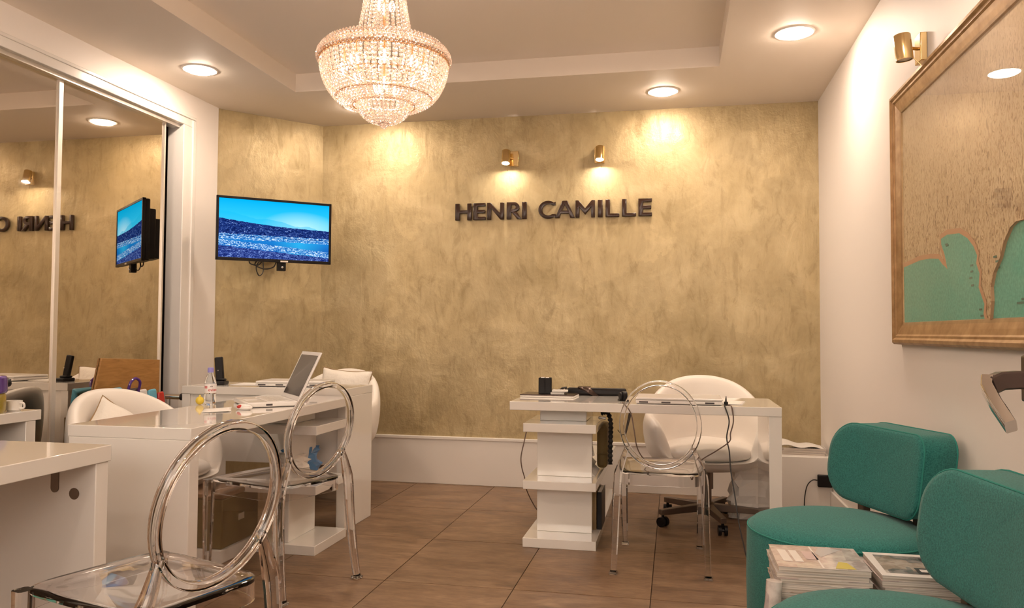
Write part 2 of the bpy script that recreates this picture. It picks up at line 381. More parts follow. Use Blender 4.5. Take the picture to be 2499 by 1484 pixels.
    q3 = mth('SUBTRACT', .255, mth('MULTIPLY', x, .14))
    r3 = mth('LESS_THAN', mth('ABSOLUTE', mth('SUBTRACT', yy, q3), None), .05)
    for r_ in (r1, r2, r3): col = mix(m, mth('MULTIPLY', r_, .85), col, boats)
    quay = ramp(m, n2.outputs[0], [(.35,(.004,.01,.10)),(.55,(.03,.06,.28)),(.70,(.22,.34,.72))])
    col = mix(m, mth('GREATER_THAN', mth('SUBTRACT', q3, .06), yy), col, quay)
    L(m, col, e.inputs[0]); L(m, e.outputs[0], o.inputs[0]); return m
M['tv'] = tvpicture()

# ------------------------------------------------------------------ room shell
XR, XL, YB, ZC, YF = .955, -3.16, 5.585, 2.687, -1.7
def build_shell():
    # floor: grout bed with separate tiles
    fl = struct('floor', B().box(-3.9, 1.15, YF-.1, YB+.1, -.08, -.004), M['grout'])
    tx, ty, g = .585, .72, .0022
    proto = mesh_of('tile', B().box(g, tx-g, g, ty-g, -.010, 0), M['tile'], False)
    ix0 = -6
    for i in range(ix0, 3):
        for j in range(-7, 4):
            x0 = -.10+tx*i; y0 = 3.37+ty*j
            if x0 > XR or x0+tx < -3.25 or y0 > YB or y0+ty < .2: continue
            o = bpy.data.objects.new('tile', proto); C.objects.link(o); o.parent = fl; o.location = (x0, y0, random.uniform(-.0004, .0004))
    o = part('tile_field', B().box(-3.8, 1.1, YF-.1, .48, -.010, 0), M['tile'], fl, smooth=False); o['kind'] = 'stuff'
    # ceiling with raised tray
    b = B(); tx0, tx1, ty0, ty1, th = -2.447, .262, .92, 4.742, .12
    b.box(-3.9, tx0, YF-.1, YB+.1, ZC, ZC+.2); b.box(tx1, 1.15, YF-.1, YB+.1, ZC, ZC+.2)
    b.box(tx0, tx1, YF-.1, ty0, ZC, ZC+.2); b.box(tx0, tx1, ty1, YB+.1, ZC, ZC+.2)
    b.box(tx0-.01, tx1+.01, ty0-.01, ty1+.01, ZC+th, ZC+.2)
    struct('ceiling', b, M['ceiling'])
    struct('wall_back', B().box(-2.645, XR+.1, YB, YB+.1, 0, ZC), M['gold'])
    p0, p1 = Vector((-3.19, 4.972)), Vector((-2.645, 5.585)); d = (p1-p0).normalized(); n = Vector((-d.y, d.x))*.1
    struct('wall_corner', B().prism([tuple(p0), tuple(p1), tuple(p1+n), tuple(p0+n)], 0, ZC), M['gold'])
    struct('wall_right', B().box(XR, XR+.1, YF, YB+.1, 0, ZC), M['white_wall'])
    b = B(); b.box(-3.9, -2.7, YF-.1, YF, 0, ZC); b.box(.7, XR+.1, YF-.1, YF, 0, ZC); b.box(-2.7, .7, YF-.1, YF, 2.4, ZC); b.box(-2.7, .7, YF-.1, YF, 0, 1.3)
    struct('wall_front', b, M['white_wall'])
    wn = struct('fill_window_1', B().add([(-2.7,YF-.05,1.3),(.7,YF-.05,1.3),(.7,YF-.05,2.4),(-2.7,YF-.05,2.4)], [(0,1,2,3)]), M['pane'])  # unseen window added for soft fill, set high to keep desk undersides darker
    f = B(); f.box(-2.7,.7,YF-.08,YF-.02,1.3,1.35); f.box(-2.7,.7,YF-.08,YF-.02,2.35,2.4)
    for x in (-2.7,-1.55,-.5,.65): f.box(x,x+.05,YF-.08,YF-.02,1.3,2.4)
    part('fill_window_frame', f, M['alu'], wn)
    # left wall: pillar + head above the sliding doors + closet behind
    b = B(); b.box(XL-.1, XL, 4.60, 4.985, 0, ZC); b.box(XL-.1, XL, YF, 4.60, 2.50, ZC); b.box(XL-.1, XL, YF, .4, 0, 2.50)
    struct('wall_left', b, M['white_wall'])
    b = B(); b.box(-3.85, -3.80, .3, 4.75, 0, 2.6); b.box(-3.80, XL-.1, 4.62, 4.68, 0, 2.6); b.box(-3.8, XL-.1, .3, .36, 0, 2.6); b.box(-3.8, XL-.101, .3, 4.7, 2.55, 2.6)
    struct('wall_closet', b, M['darkgrey'])
    # casing of the sliding doors
    b = B(); b.box(XL-.10, XL+.018, .4, 4.69, 2.462, 2.528); b.box(XL-.002, XL+.026, .4, 4.69, 2.512, 2.530)
    struct('trim_1', b, M['trim'], .003)
    b = B(); b.box(XL-.10, XL+.018, 4.565, 4.672, 0, 2.462); b.box(XL-.002, XL+.026, 4.655, 4.69, 0, 2.51)
    struct('trim_2', b, M['trim'], .003)
    struct('trim_3', B().box(-3.24, XL-.012, .42, 4.565, 2.44, 2.462), M['alu'])
    for nm, x, y0, y1 in (('door_1', -3.205, 2.28, 3.575), ('door_2', -3.205, 3.575, 4.455), ('door_3', -3.205, .45, 2.28)):
        d = struct(nm, B().box(x-.004, x, y0+.012, y1-.012, .03, 2.44), M['mirror'])
        f = B(); f.box(x-.03, x+.010, y0, y0+.014, .02, 2.445); f.box(x-.03, x+.010, y1-.014, y1, .02, 2.445); f.box(x-.03, x+.006, y0, y1, .02, .035)
        part('frame_stile', f, M['alu'], d)
    tag(part('leaning_panel', B().box(-3.30, -3.275, 4.36, 4.56, .02, 1.40), M['black']), 'tall dark flat panel standing in the gap beside the mirrored door', 'panel')
    # skirting
    b = B(); b.box(-2.64, XR, YB-.018, YB, 0, .326); b.box(-2.64, XR, YB-.026, YB, .324, .346)
    struct('baseboard_back', b, M['skirt'], .003)
    struct('baseboard_right', B().box(XR-.016, XR, .3, 5.2, 0, .14), M['skirt'], .003)
    struct('trim_4', B().box(.625, XR, 5.205, YB-.02, 0, .344), M['skirt'], .004)
build_shell()

# ------------------------------------------------------------------ lamps
def downlight(x, y, label):
    t = thing('recessed_downlight', label, 'ceiling light', (x, y, ZC), 0, 'recessed downlights')
    part('trim_ring', B().grid(lambda i, j: ((.091+.012*math.cos(j*math.pi/3))*math.cos(i*math.pi/18), (.091+.012*math.cos(j*math.pi/3))*math.sin(i*math.pi/18), .006*math.sin(j*math.pi/3)), 36, 6, True, True), M['white_mat'], t)
    part('lens', B().lathe([(.002,-.020),(.04,-.0185),(.07,-.0135),(.086,-.004),(.087,.01)], 32), M['lens'], t)
downlight(-2.807, 4.222, 'leftmost round ceiling downlight, above the mirrored doors')
downlight(-2.176, 5.151, 'round ceiling downlight half hidden by the tip of the chandelier')
downlight(-.071, 5.173, 'round ceiling downlight over the right end of the gold wall, above the wall lettering')
downlight(.617, 4.282, 'round ceiling downlight nearest the white right wall')
for x, y, w_ in ((.617, 2.3, 'above the teal chairs'), (-2.807, 2.3, 'above the nearest left desk'), (.617, .35, 'beside the glass door'), (-2.807, .35, 'at the front end of the mirrored doors'), (-1.09, -.4, 'before the unseen fill window')):
    downlight(x, y, 'round ceiling downlight ' + w_ + ', out of the picture')

def wall_spot(loc, rz, yaw, tilt, label, lit=True, group=None, swing=0):
    # local: wall at y=0, room towards -y
    t = thing('brass_wall_spot', label, 'wall lamp', loc, rz, group)
    part('wall_plate', B().box(-.036, .036, -.026, 0, -.055, .055), M['brass'], t, .003)
    px, py = swing, -.085
    part('arm', B().tube([(0,-.02,.0), (swing*.4,-.05,.0), (px,py,.0)], .007, 10), M['brass'], t)
    Rm = Matrix.Translation((px, py, 0)) @ Matrix.Rotation(yaw, 4, 'Z') @ Matrix.Rotation(tilt, 4, 'X')
    prof = [(.027,-.050),(.0315,-.050),(.0315,.046),(.0285,.050),(.006,.050)]
    part('lamp_head', B().lathe(prof, 28, cap=False).xf(Rm), M['brass'], t)
    part('lamp_lens', B().lathe([(.001,-.047),(.027,-.047),(.027,-.040),(.001,-.038)], 24).xf(Rm), M['spotlens'] if lit else M['white_mat'], t)
    part('lever', B().cyl((.0,.02,-.03),(.008,.055,-.085),.0022,.0018,6).xf(Rm), M['brass'], t)
    return t
wall_spot((-1.145, YB, 2.372), 0, 0, R(-14), 'lit brass wall spot above the letters, the left one of two on the gold wall', True, None, -.042)
wall_spot((-.520, YB, 2.372), 0, 0, R(-14), 'lit brass wall spot above the letters, the right one of two on the gold wall', True, None, .008)
wall_spot((XR, 3.285, 2.222), R(-90), 0, R(6), 'unlit brass wall spot on a square plate above the framed map', False, None, .03)

def chandelier(x, y):
    zt = ZC+.12
    t = thing('crystal_chandelier', 'lit gilt chandelier with a wide bowl of crystal beads', 'chandelier', (x, y, 0))
    part('ceiling_rose', B().lathe([(.02,zt-.05),(.06,zt-.035),(.07,zt-.003),(.07,zt)], 24), M['gilt'], t)
    part('stem', B().cyl((0,0,2.16),(0,0,zt-.03),.008,n=10), M['gilt'], t)
    oct_v = [(1,0,0),(.7,.7,0),(0,1,0),(-.7,.7,0),(-1,0,0),(-.7,-.7,0),(0,-1,0),(.7,-.7,0)]
    def bead(b, p, r, rz=0, flat=.55, tz=1.0):   # facetted octagon bead facing outwards
        c, s = math.cos(rz), math.sin(rz); vs = []
        for a in range(8):
            u = math.cos(a*math.pi/4+.39)*r; v = math.sin(a*math.pi/4+.39)*r*tz
            vs.append((p[0]-s*u, p[1]+c*u, p[2]+v))
        vs.append((p[0]+c*r*flat, p[1]+s*r*flat, p[2])); vs.append((p[0]-c*r*flat, p[1]-s*r*flat, p[2]))
        b.add(vs, [(i,(i+1)%8,8) for i in range(8)]+[((i+1)%8,i,9) for i in range(8)])
    def wire(b, pts, r=.0011): b.tube(pts, r, 4)
    RB, zr = .243, 2.165                     # ring radius and height
    # crown high up
    part('crown', B().lathe([(.058,2.62),(.075,2.64),(.075,2.665),(.058,2.672)], 32, cap=False), M['gilt'], t, solid=.003)
    def neck_r(z): u = (z-2.20)/(2.64-2.20); return .118-.062*min(1, u*1.25)**.75 if u < .8 else .056+.02*(u-.8)
    n = 28
    for k in range(n):
        a = 2*math.pi*k/n; b = B(); wb = B(); pts = []
        z = 2.635
        while z > 2.205:
            r = neck_r(z); p = (r*math.cos(a), r*math.sin(a), z); bead(b, p, .0078, a); pts.append(p); z -= .0150
        wire(b, pts[::6]+[pts[-1]], .001)
        part('crystal_strand', b, M['crystal'], t, smooth=False)
    # ring band: two gilt hoops and slanted prisms between
    part('upper_hoop', B().tube([(.125*math.cos(i*math.pi/24), .125*math.sin(i*math.pi/24), 2.205) for i in range(48)], .0045, 8, True), M['gilt'], t)
    part('middle_hoop', B().tube([((RB-.012)*math.cos(i*math.pi/24), (RB-.012)*math.sin(i*math.pi/24), 2.182) for i in range(48)], .004, 8, True), M['gilt'], t)
    part('lower_hoop', B().tube([(RB*math.cos(i*math.pi/24), RB*math.sin(i*math.pi/24), 2.146) for i in range(48)], .006, 8, True), M['gilt'], t)
    for k in range(96):
        a = 2*math.pi*k/96; b = B()
        for q in range(5):
            f = q/4; aa = a+.07*f; r = RB+.010+.004*math.sin(f*3.14)-.022*(1-f)**2; bead(b, (r*math.cos(aa), r*math.sin(aa), 2.196-.050*f), .0072, aa, .7)
        part('slanted_prism', b, M['crystal'], t, smooth=False)
    b = B()
    for k in range(40):                     # draped top beads between neck and ring
        a = 2*math.pi*k/40
        for q in range(8):
            f = (q+.5)/8; r = .125+(RB-.02-.125)*f; bead(b, (r*math.cos(a), r*math.sin(a), 2.207-.018*f), .0066, a, .7)
    o = part('top_drape_beads', b, M['crystal'], t, smooth=False); o['kind'] = 'stuff'
    # bowl: strands from the ring down to the lower basket
    def bowl(f):                            # f 0 at ring, 1 at bottom
        ang = f*math.pi/2*.93
        return .105+(RB-.105)*math.cos(ang)**.9, 2.145-.170*math.sin(ang)
    n = 60
    for k in range(n):
        a = 2*math.pi*k/n; b = B(); pts = []
        for q in range(17):
            f = q/16; r, z = bowl(f); p = (r*math.cos(a), r*math.sin(a), z); bead(b, p, .0118*(1-.42*f), a, .5); pts.append(p)
        wire(b, pts[::2], .0009)
        part('bowl_strand', b, M['crystal'], t, smooth=False)
    for f in (.33, .66, .99):
        r, z = bowl(f); r -= .008
        part('bowl_hoop', B().tube([(r*math.cos(i*math.pi/20), r*math.sin(i*math.pi/20), z) for i in range(40)], .0026, 6, True), M['gilt'], t)
    # lower basket and pointed tip
    n = 36
    for k in range(n):
        a = 2*math.pi*k/n; b = B()
        for q in range(9):
            f = q/8; r = .100*math.cos(f*1.40)**1.0+.004; z = 1.988-.074*math.sin(f*1.45)-.006*f; bead(b, (r*math.cos(a), r*math.sin(a), z), .0072*(1-.45*f), a, .7, 1.35)
        part('basket_strand', b, M['crystal'], t, smooth=False)
    part('basket_hoop', B().tube([(.103*math.cos(i*math.pi/18), .103*math.sin(i*math.pi/18), 1.990) for i in range(36)], .003, 6, True), M['gilt'], t)
    part('tip_ball', B().sphere((0,0,1.904), .016, 10, 6), M['crystal'], t, smooth=False)
    for k in range(8):
        a = 2*math.pi*k/8+.35; c = (.155*math.cos(a), .155*math.sin(a), 2.115)
        part('bulb', B().sphere(c, .016, 12, 8, sz=1.5), M['bulb'], t)
        part('bulb_holder', B().cyl((c[0],c[1],2.14),(c[0],c[1],2.19),.011,n=10), M['gilt'], t)
    for k in range(3):
        a = 2*math.pi*k/3+.2; part('bulb', B().sphere((.045*math.cos(a),.045*math.sin(a),2.035), .014, 12, 8, sz=1.4), M['bulb'], t)
    for k in range(3):
        a = 2*math.pi*k/3; part('bulb', B().sphere((.028*math.cos(a),.028*math.sin(a),2.36), .012, 10, 8, sz=1.6), M['bulb'], t)
chandelier(-1.092, 2.832)

# ------------------------------------------------------------------ wall lettering
def outline_mesh(loops, depth, name, m, parent, loc, bevel=.003):
    cu = bpy.data.curves.new('outline', 'CURVE'); cu.dimensions = '2D'; cu.fill_mode = 'BOTH'; cu.extrude = depth/2
    cu.bevel_depth = 0
    for lp in loops:
        s = cu.splines.new('POLY'); s.points.add(len(lp)-1)
        for p, (x, y) in zip(s.points, lp): p.co = (x, y, 0, 1)
        s.use_cyclic_u = True
    o = bpy.data.objects.new('tmp', cu); sc.collection.objects.link(o)
    me0 = bpy.data.meshes.new_from_object(o); b = B()
    b.add([(v.co.x, -v.co.z, v.co.y) for v in me0.vertices], [tuple(p.vertices) for p in me0.polygons])
    bpy.data.objects.remove(o); bpy.data.meshes.remove(me0); bpy.data.curves.remove(cu)
    bm = bmesh.new(); me = mesh_of(name, b, m, True, 30); bm.from_mesh(me); bmesh.ops.remove_doubles(bm, verts=bm.verts, dist=1e-5); bmesh.ops.recalc_face_normals(bm, faces=bm.faces); bm.to_mesh(me); bm.free()
    ob = bpy.data.objects.new(name, me); C.objects.link(ob); ob.parent = parent; ob.location = loc
    md = ob.modifiers.new('bevel', 'BEVEL'); md.width = bevel; md.segments = 2; md.limit_method = 'ANGLE'; md.angle_limit = R(40)
    return ob
def arc(cx, cy, rx, ry, a0, a1, n=20):
    return [(cx+rx*math.cos(R(a0+(a1-a0)*i/n)), cy+ry*math.sin(R(a0+(a1-a0)*i/n))) for i in range(n+1)]
def letters():
    H, S = .124, .032
    def E_(w): t = .024; return [[(0,0),(w,0),(w,t),(S,t),(S,(H-t)/2),(w*.95,(H-t)/2),(w*.95,(H+t)/2),(S,(H+t)/2),(S,H-t),(w,H-t),(w,H),(0,H)]]
    def H_(w): t = .024; return [[(0,0),(S,0),(S,(H-t)/2),(w-S,(H-t)/2),(w-S,0),(w,0),(w,H),(w-S,H),(w-S,(H+t)/2),(S,(H+t)/2),(S,H),(0,H)]]
    def N_(w): s = .029; return [[(0,0),(s,0),(s,H*.68),(w-s*.95,0),(w,0),(w,H),(w-s,H),(w-s,H*.36),(s*.95,H),(0,H)]]
    def I_(w): return [[(0,0),(w,0),(w,H),(0,H)]]
    def L_(w): return [[(0,0),(w,0),(w,.024),(S,.024),(S,H),(0,H)]]
    def R_(w):
        top = arc(w*.50, H-.036, w*.34, .036, 90, -75, 16)
        out = [(0,0),(S,0),(S,H*.40),(S+.006,H*.40),(w*.70,0),(w,0)] + [(w*.68, H*.42)] + top[::-1] + [(0,H)]
        hole = [(S,H-.052)] + arc(w*.46, H-.036, w*.15, .0155, -90, 90, 10) + [(S,H-.0205)]
        return [out, hole]
    def C_(w):
        ro = arc(w*.56, H/2, w*.56, H*.52, 52, 308, 34); ri = arc(w*.58, H/2, w*.36, H*.33, 308, 52, 34)
        return [[(w, H*.955)]+ro+[(w, H*.045),(w,.030)]+ri+[(w,H-.030)]]
    def A_(w):
        s = .033; return [[(0,0),(s,0),(w*.5-w*.215,H*.255),(w*.5+w*.215,H*.255),(w-s,0),(w,0),(w*.5+.018,H),(w*.5-.018,H)],
                          [(w*.5-w*.145,H*.43),(w*.5,H*.80),(w*.5+w*.145,H*.43)]]
    def M_(w): s = .027; return [[(0,0),(s,0),(s,H*.60),(w*.5,H*.16),(w-s,H*.60),(w-s,0),(w,0),(w,H),(w-.022,H),(w*.5,H*.53),(.022,H),(0,H)]]
    t = thing('wall_lettering', 'raised dark brown capital letters reading HENRI CAMILLE on the gold wall', 'sign', (0, YB-.016, 1.930))
    q = .000664
    for f, a, e in ((H_,135,320),(E_,340,478),(N_,497,688),(R_,718,884),(I_,888,940),(C_,1070,1258),(A_,1252,1465),(M_,1474,1682),(I_,1714,1764),(L_,1795,1942),(L_,1970,2117),(E_,2142,2284)):
        wd = (e-a)*q; outline_mesh(f(wd), .022, 'letter', M['letter'], t, (-1.578+(a-138)*q, 0, 0))
letters()

# ------------------------------------------------------------------ television
def television():
    a, b = Vector((-2.935,4.625)), Vector((-2.352,5.112)); d = (b-a).normalized(); rz = math.atan2(d.y, d.x); c = (a+b)/2
    W, z0, z1 = (b-a).length, 1.575, 2.000; H = z1-z0
    t = thing('wall_television', 'black flat television on a wall arm showing a blue harbour view', 'television', (c.x, c.y, (z0+z1)/2), rz)
    bz = .016
    fr = B(); h = W/2; g = H/2
    for q in ((-h,h,-g,-g+bz+.004),(-h,h,g-bz,g),(-h,-h+bz,-g,g),(h-bz,h,-g,g)): fr.box(q[0],q[1],-.006,.016,q[2],q[3])
    part('bezel', fr, M['black'], t, .002)
    part('screen', B().box(-h+bz,h-bz,-.001,.010,-g+bz+.004,g-bz), M['tv'], t, smooth=False)
    part('back_housing', B().box(-h+.004,h-.004,.012,.045,-g+.004,g-.004).box(-h*.80,h*.80,.045,.10,-g*.9,g*.72).box(-h*.62,h*.62,.10,.15,-g*.85,g*.45).box(-h*.35,h*.35,.15,.19,-g*.8,g*.1), M['black'], t, .008)
    part('badge', B().box(.035,.085,-.0075,-.005,-g+.002,-g+.012), M['alu'], t)
    br = part('mount_bracket', B().box(.022,.078,.02,.06,-g-.055,-g+.02), M['black'], t, .003)
    part('bolt', B().sphere((.052,.017,-g-.030), .010, 10, 6), M['chrome'], br)
    part('wall_arm', B().box(.02,.08,.185,.21,-.14,.06).tube([(.05,.18,-.05),(.13,.30,-.05),(.05,.43,-.05)], .018, 8).box(-.03,.13,.42,.462,-.16,.08), M['blackmat'], t, .003)
    part('power_lead', B().tube(bez([(-.10,.05,-g+.02),(-.12,.05,-g-.02),(-.06,.05,-g-.045),(0,.05,-g-.03),(.02,.05,-g+.01)], 8), .004, 6).tube(bez([(-.16,.06,-g+.02),(-.15,.06,-g-.012),(-.10,.06,-g-.02),(-.07,.06,-g+.01)], 6), .004, 6), M['cord'], t)
    part('side_lead', B().tube(bez([(-.02,.40,-.16),(-.05,.40,-.22),(-.03,.40,-.28),(.0,.41,-.25),(.0,.42,-.17)], 8), .004, 6), M['cord'], t)
television()

# ------------------------------------------------------------------ desks
def zigzag_desk(name, label, loc, rz, length, depth=.53, pedestal_long=None, leg=.06, panel_back=.16, flip=False):
    # local: x along the desk from 0 (pedestal end) to length (leg end), y from 0 (front edge) to depth
    t = thing(name, label, 'desk', loc, rz)
    g = M['white_gloss']; bv = .0025; B0 = B
    class FB(B0):
        def box(s, x0, x1, *r): return B0.box(s, length-x1, length-x0, *r) if flip else B0.box(s, x0, x1, *r)
    def part(nm, b, *a, **k): return globals()['part'](nm, b, *a, **k)
    B_ = FB
    part('desk_top', B_().box(0, length, 0, depth, .705, .75), g, t, bv)
    part('end_panel', B_().box(length-leg, length, .006, depth-.006, 0, .705), g, t, bv)
    pd = pedestal_long or depth-.03
    for z0, z1 in ((.593,.638),(.298,.342),(0,.048)):
        dd = .44 if z0 > .5 else pd
        part('shelf', B_().box(.072, .452, 0, dd, z0, z1), g, t, bv)
    pb = panel_back
    part('column_panel', B_().box(.135, .385, pb, pb+.35, .638, .705), g, t, bv)
    part('column_panel', B_().box(.120, .415, pb, pb+.030, .342, .593), g, t, bv)
    part('column_panel', B_().box(.120, .415, pb, pb+.030, .048, .298), g, t, bv)
    return t
def desks():
    zigzag_desk('office_desk', 'white gloss desk with a zigzag pedestal standing before the gold wall', (-.845, 4.04, 0), 0, 1.357, .545, 1.38)
    # desk 1: length runs towards the camera, front edge faces +x
    t = zigzag_desk('office_desk', 'white gloss desk on the left carrying the open laptop and water bottle', (-1.742, 2.61, 0), R(90), 1.49, .525, flip=True)
    # desk 2: small reception desk against the far left
    g = M['white_gloss']
    t = thing('reception_desk', 'short white desk carrying the black phone, beneath the television', 'desk', (-2.82, 4.125, 0))
    part('desk_top', B().box(0, 1.022, 0, .40, .742, .788), g, t, .0025)
    part('end_panel', B().box(.972, 1.022, .004, .396, 0, .742), g, t, .0025)
    part('end_panel', B().box(0, .05, .004, .396, 0, .742), g, t, .0025)
    part('modesty_panel', B().box(.05, .972, .02, .04, .36, .742), g, t)
    # desk 3: nearest, cut by the left frame edge
    t = thing('office_desk', 'white desk corner nearest the camera at the lower left', 'desk', (-2.27, .95, 0))
    part('desk_top', B().box(0, .535, 0, 1.235, .700, .75), g, t, .0025)
    e = part('end_panel', B().box(.006, .529, 1.175, 1.229, 0, .700), M['white_mat'], t, .0025)
    part('end_panel', B().box(.006, .529, .006, .06, 0, .700), g, t, .0025)
    part('cable_cover', B().lathe([(.0,-.003),(.016,-.003),(.018,.0)], 18).xf(Matrix.Translation((.455,1.173,.605)) @ Matrix.Rotation(R(90),4,'X')), M['steel'], e)
    part('fixing_plate', B().prism([(-.014,.05),(-.014,-.02)]+[(.014*math.cos(R(180+i*18)),-.02+.014*math.sin(R(180+i*18))) for i in range(11)]+[(.014,.05)][::1], -.002, .002).xf(Matrix.Translation((.385,1.174,.64)) @ Matrix.Rotation(R(90),4,'X')), M['steel'], e)
    # desk 4: narrow shelf desk against the mirrored doors
    t = thing('side_desk', 'narrow white desk against the mirrored doors at the far left edge', 'desk', (-3.14, 1.9, 0))
    part('desk_top', B().box(0, .335, 0, 1.17, .705, .75), g, t, .0025)
    part('end_panel', B().box(.006, .33, 1.09, 1.145, 0, .705), g, t, .0025)
    part('end_panel', B().box(.006, .33, .01, .06, 0, .705), g, t, .0025)
    part('drawer_block', B().box(.01, .30, .45, .85, .45, .705), g, t, .0025)
desks()

# ------------------------------------------------------------------ clear chairs
def ghost_chair(label, loc, rz):
    # local: faces +y
    g = M['glass']; t = thing('transparent_chair', label, 'chair', loc, rz, None)
    lean = R(12.5); cz, rx, rh = .683, .176, .198
    def bp(x, z): return (x, -.215-(z-.47)*math.tan(lean), z)
    ring = [bp(rx*math.sin(2*math.pi*i/56), cz+rh*math.cos(2*math.pi*i/56)) for i in range(56)]
    sec = [(.0115*sx, .0155*sy) for sx, sy in ((-.7,-1),(.7,-1),(1,-.6),(1,.6),(.7,1),(-.7,1),(-1,.6),(-1,-.6))]
    # sweep a rounded rectangular section with its axes in the ring plane
    b = B(); vs = []; n = len(sec)
    nrm = Vector((0, -math.cos(lean), -math.sin(lean)))
    for i, p in enumerate(ring):
        a = 2*math.pi*i/56; rad = Vector((math.sin(a), -math.tan(lean)*math.cos(a), math.cos(a))).normalized()
        for u, v in sec: vs.append(Vector(p)+rad*u+nrm*v)
    fs = [(i*n+k, i*n+(k+1)%n, ((i+1)%56)*n+(k+1)%n, ((i+1)%56)*n+k) for i in range(56) for k in range(n)]
    part('back_ring', b.add(vs, fs), g, t)
    b = B(); fr = []; bk = []
    for i in range(56):
        a = 2*math.pi*i/56; p = Vector(bp((rx-.012)*math.sin(a), cz+(rh-.012)*math.cos(a))); fr.append(p+nrm*.002); bk.append(p-nrm*.002)
    b.add(fr+bk, [tuple(range(56)), tuple(range(111,55,-1))]+[(i,(i+1)%56,56+(i+1)%56,56+i) for i in range(56)])
    part('back_panel', b, g, t)
    # seat: dished slab with apron
    def seat_out(i, n_=44):
        a = 2*math.pi*i/n_; ca, sa = math.cos(a), math.sin(a); e = .36
        x = .198*math.copysign(abs(ca)**e, ca); y = .235*math.copysign(abs(sa)**e, sa)
        return x*(1+.10*(y+.235)/.47-.03), y+.005
    O = [seat_out(i) for i in range(44)]
    b = B(); vs = []; rings = ((0.0,.446),(.45,.447),(.8,.453),(.97,.460),(1.0,.457),(1.0,.398),(.975,.398),(.975,.446),(.8,.442),(.45,.437),(0.0,.436))
    for s_, z in rings[1:-1]:
        vs += [(x*s_, y*s_, z) for x, y in O]
    m = len(rings)-2; fs = [(r_*44+k, r_*44+(k+1)%44, (r_+1)*44+(k+1)%44, (r_+1)*44+k) for r_ in range(m-1) for k in range(44)]
    c0 = len(vs); vs += [(0,0,.446),(0,0,.436)]; fs += [(c0,(k+1)%44,k) for k in range(44)] + [(c0+1,(m-1)*44+k,(m-1)*44+(k+1)%44) for k in range(44)]
    part('seat', b.add(vs, fs), g, t)
    def leg(path, ws, ds):
        sec = [(-1,-.7),(-.7,-1),(.7,-1),(1,-.7),(1,.7),(.7,1),(-.7,1),(-1,.7)]; vs = []; n = 8
        for p, w_, d_ in zip(path, ws, ds): vs += [(p[0]+w_*x, p[1]+d_*y, p[2]) for x, y in sec]
        fs = [(i*n+k, i*n+(k+1)%n, (i+1)*n+(k+1)%n, (i+1)*n+k) for i in range(len(path)-1) for k in range(n)] + [tuple(range(n-1,-1,-1)), tuple(range((len(path)-1)*n, len(path)*n))]
        return B().add(vs, fs)
    for s in (-1, 1):
        path = bez([(s*.150, bp(0,.585)[1], .585), (s*.172, -.242, .52), (s*.196, -.238, .44), (s*.203, -.245, .30), (s*.208, -.262, .14), (s*.213, -.283, .012)], 5)
        k = len(path); ws = [.010+.010*min(1, i/9) - .006*max(0, (i-9)/(k-10)) for i in range(k)]
        lg = part('back_leg', leg(path, ws, [w_*1.0 for w_ in ws]), g, t)
        part('foot', B().box(s*.213-.019, s*.213+.019, -.302, -.264, 0, .012), g, lg, .003)
        path = [(s*.196, .225, .452), (s*.196, .226, .30), (s*.193, .232, .15), (s*.190, .240, .012)]
        lg = part('front_leg', leg(path, [.021,.019,.016,.0135], [.021,.019,.016,.0135]), g, t)
        part('foot', B().box(s*.190-.018, s*.190+.018, .222, .258, 0, .012), g, lg, .003)
    return t
ghost_chair('clear plastic chair with a round back, at the desk before the gold wall', (-.066, 3.975, 0), 0)
def face(dx, dy): return math.atan2(-dx, dy)
ghost_chair('clear plastic chair with a round back, the second one along the left desk', (-1.745, 3.275, 0), face(-.93, .36))
ghost_chair('clear plastic chair with a round back nearest the camera, at the left desk corner', (-1.342, 1.842, 0), face(-.95, .31))

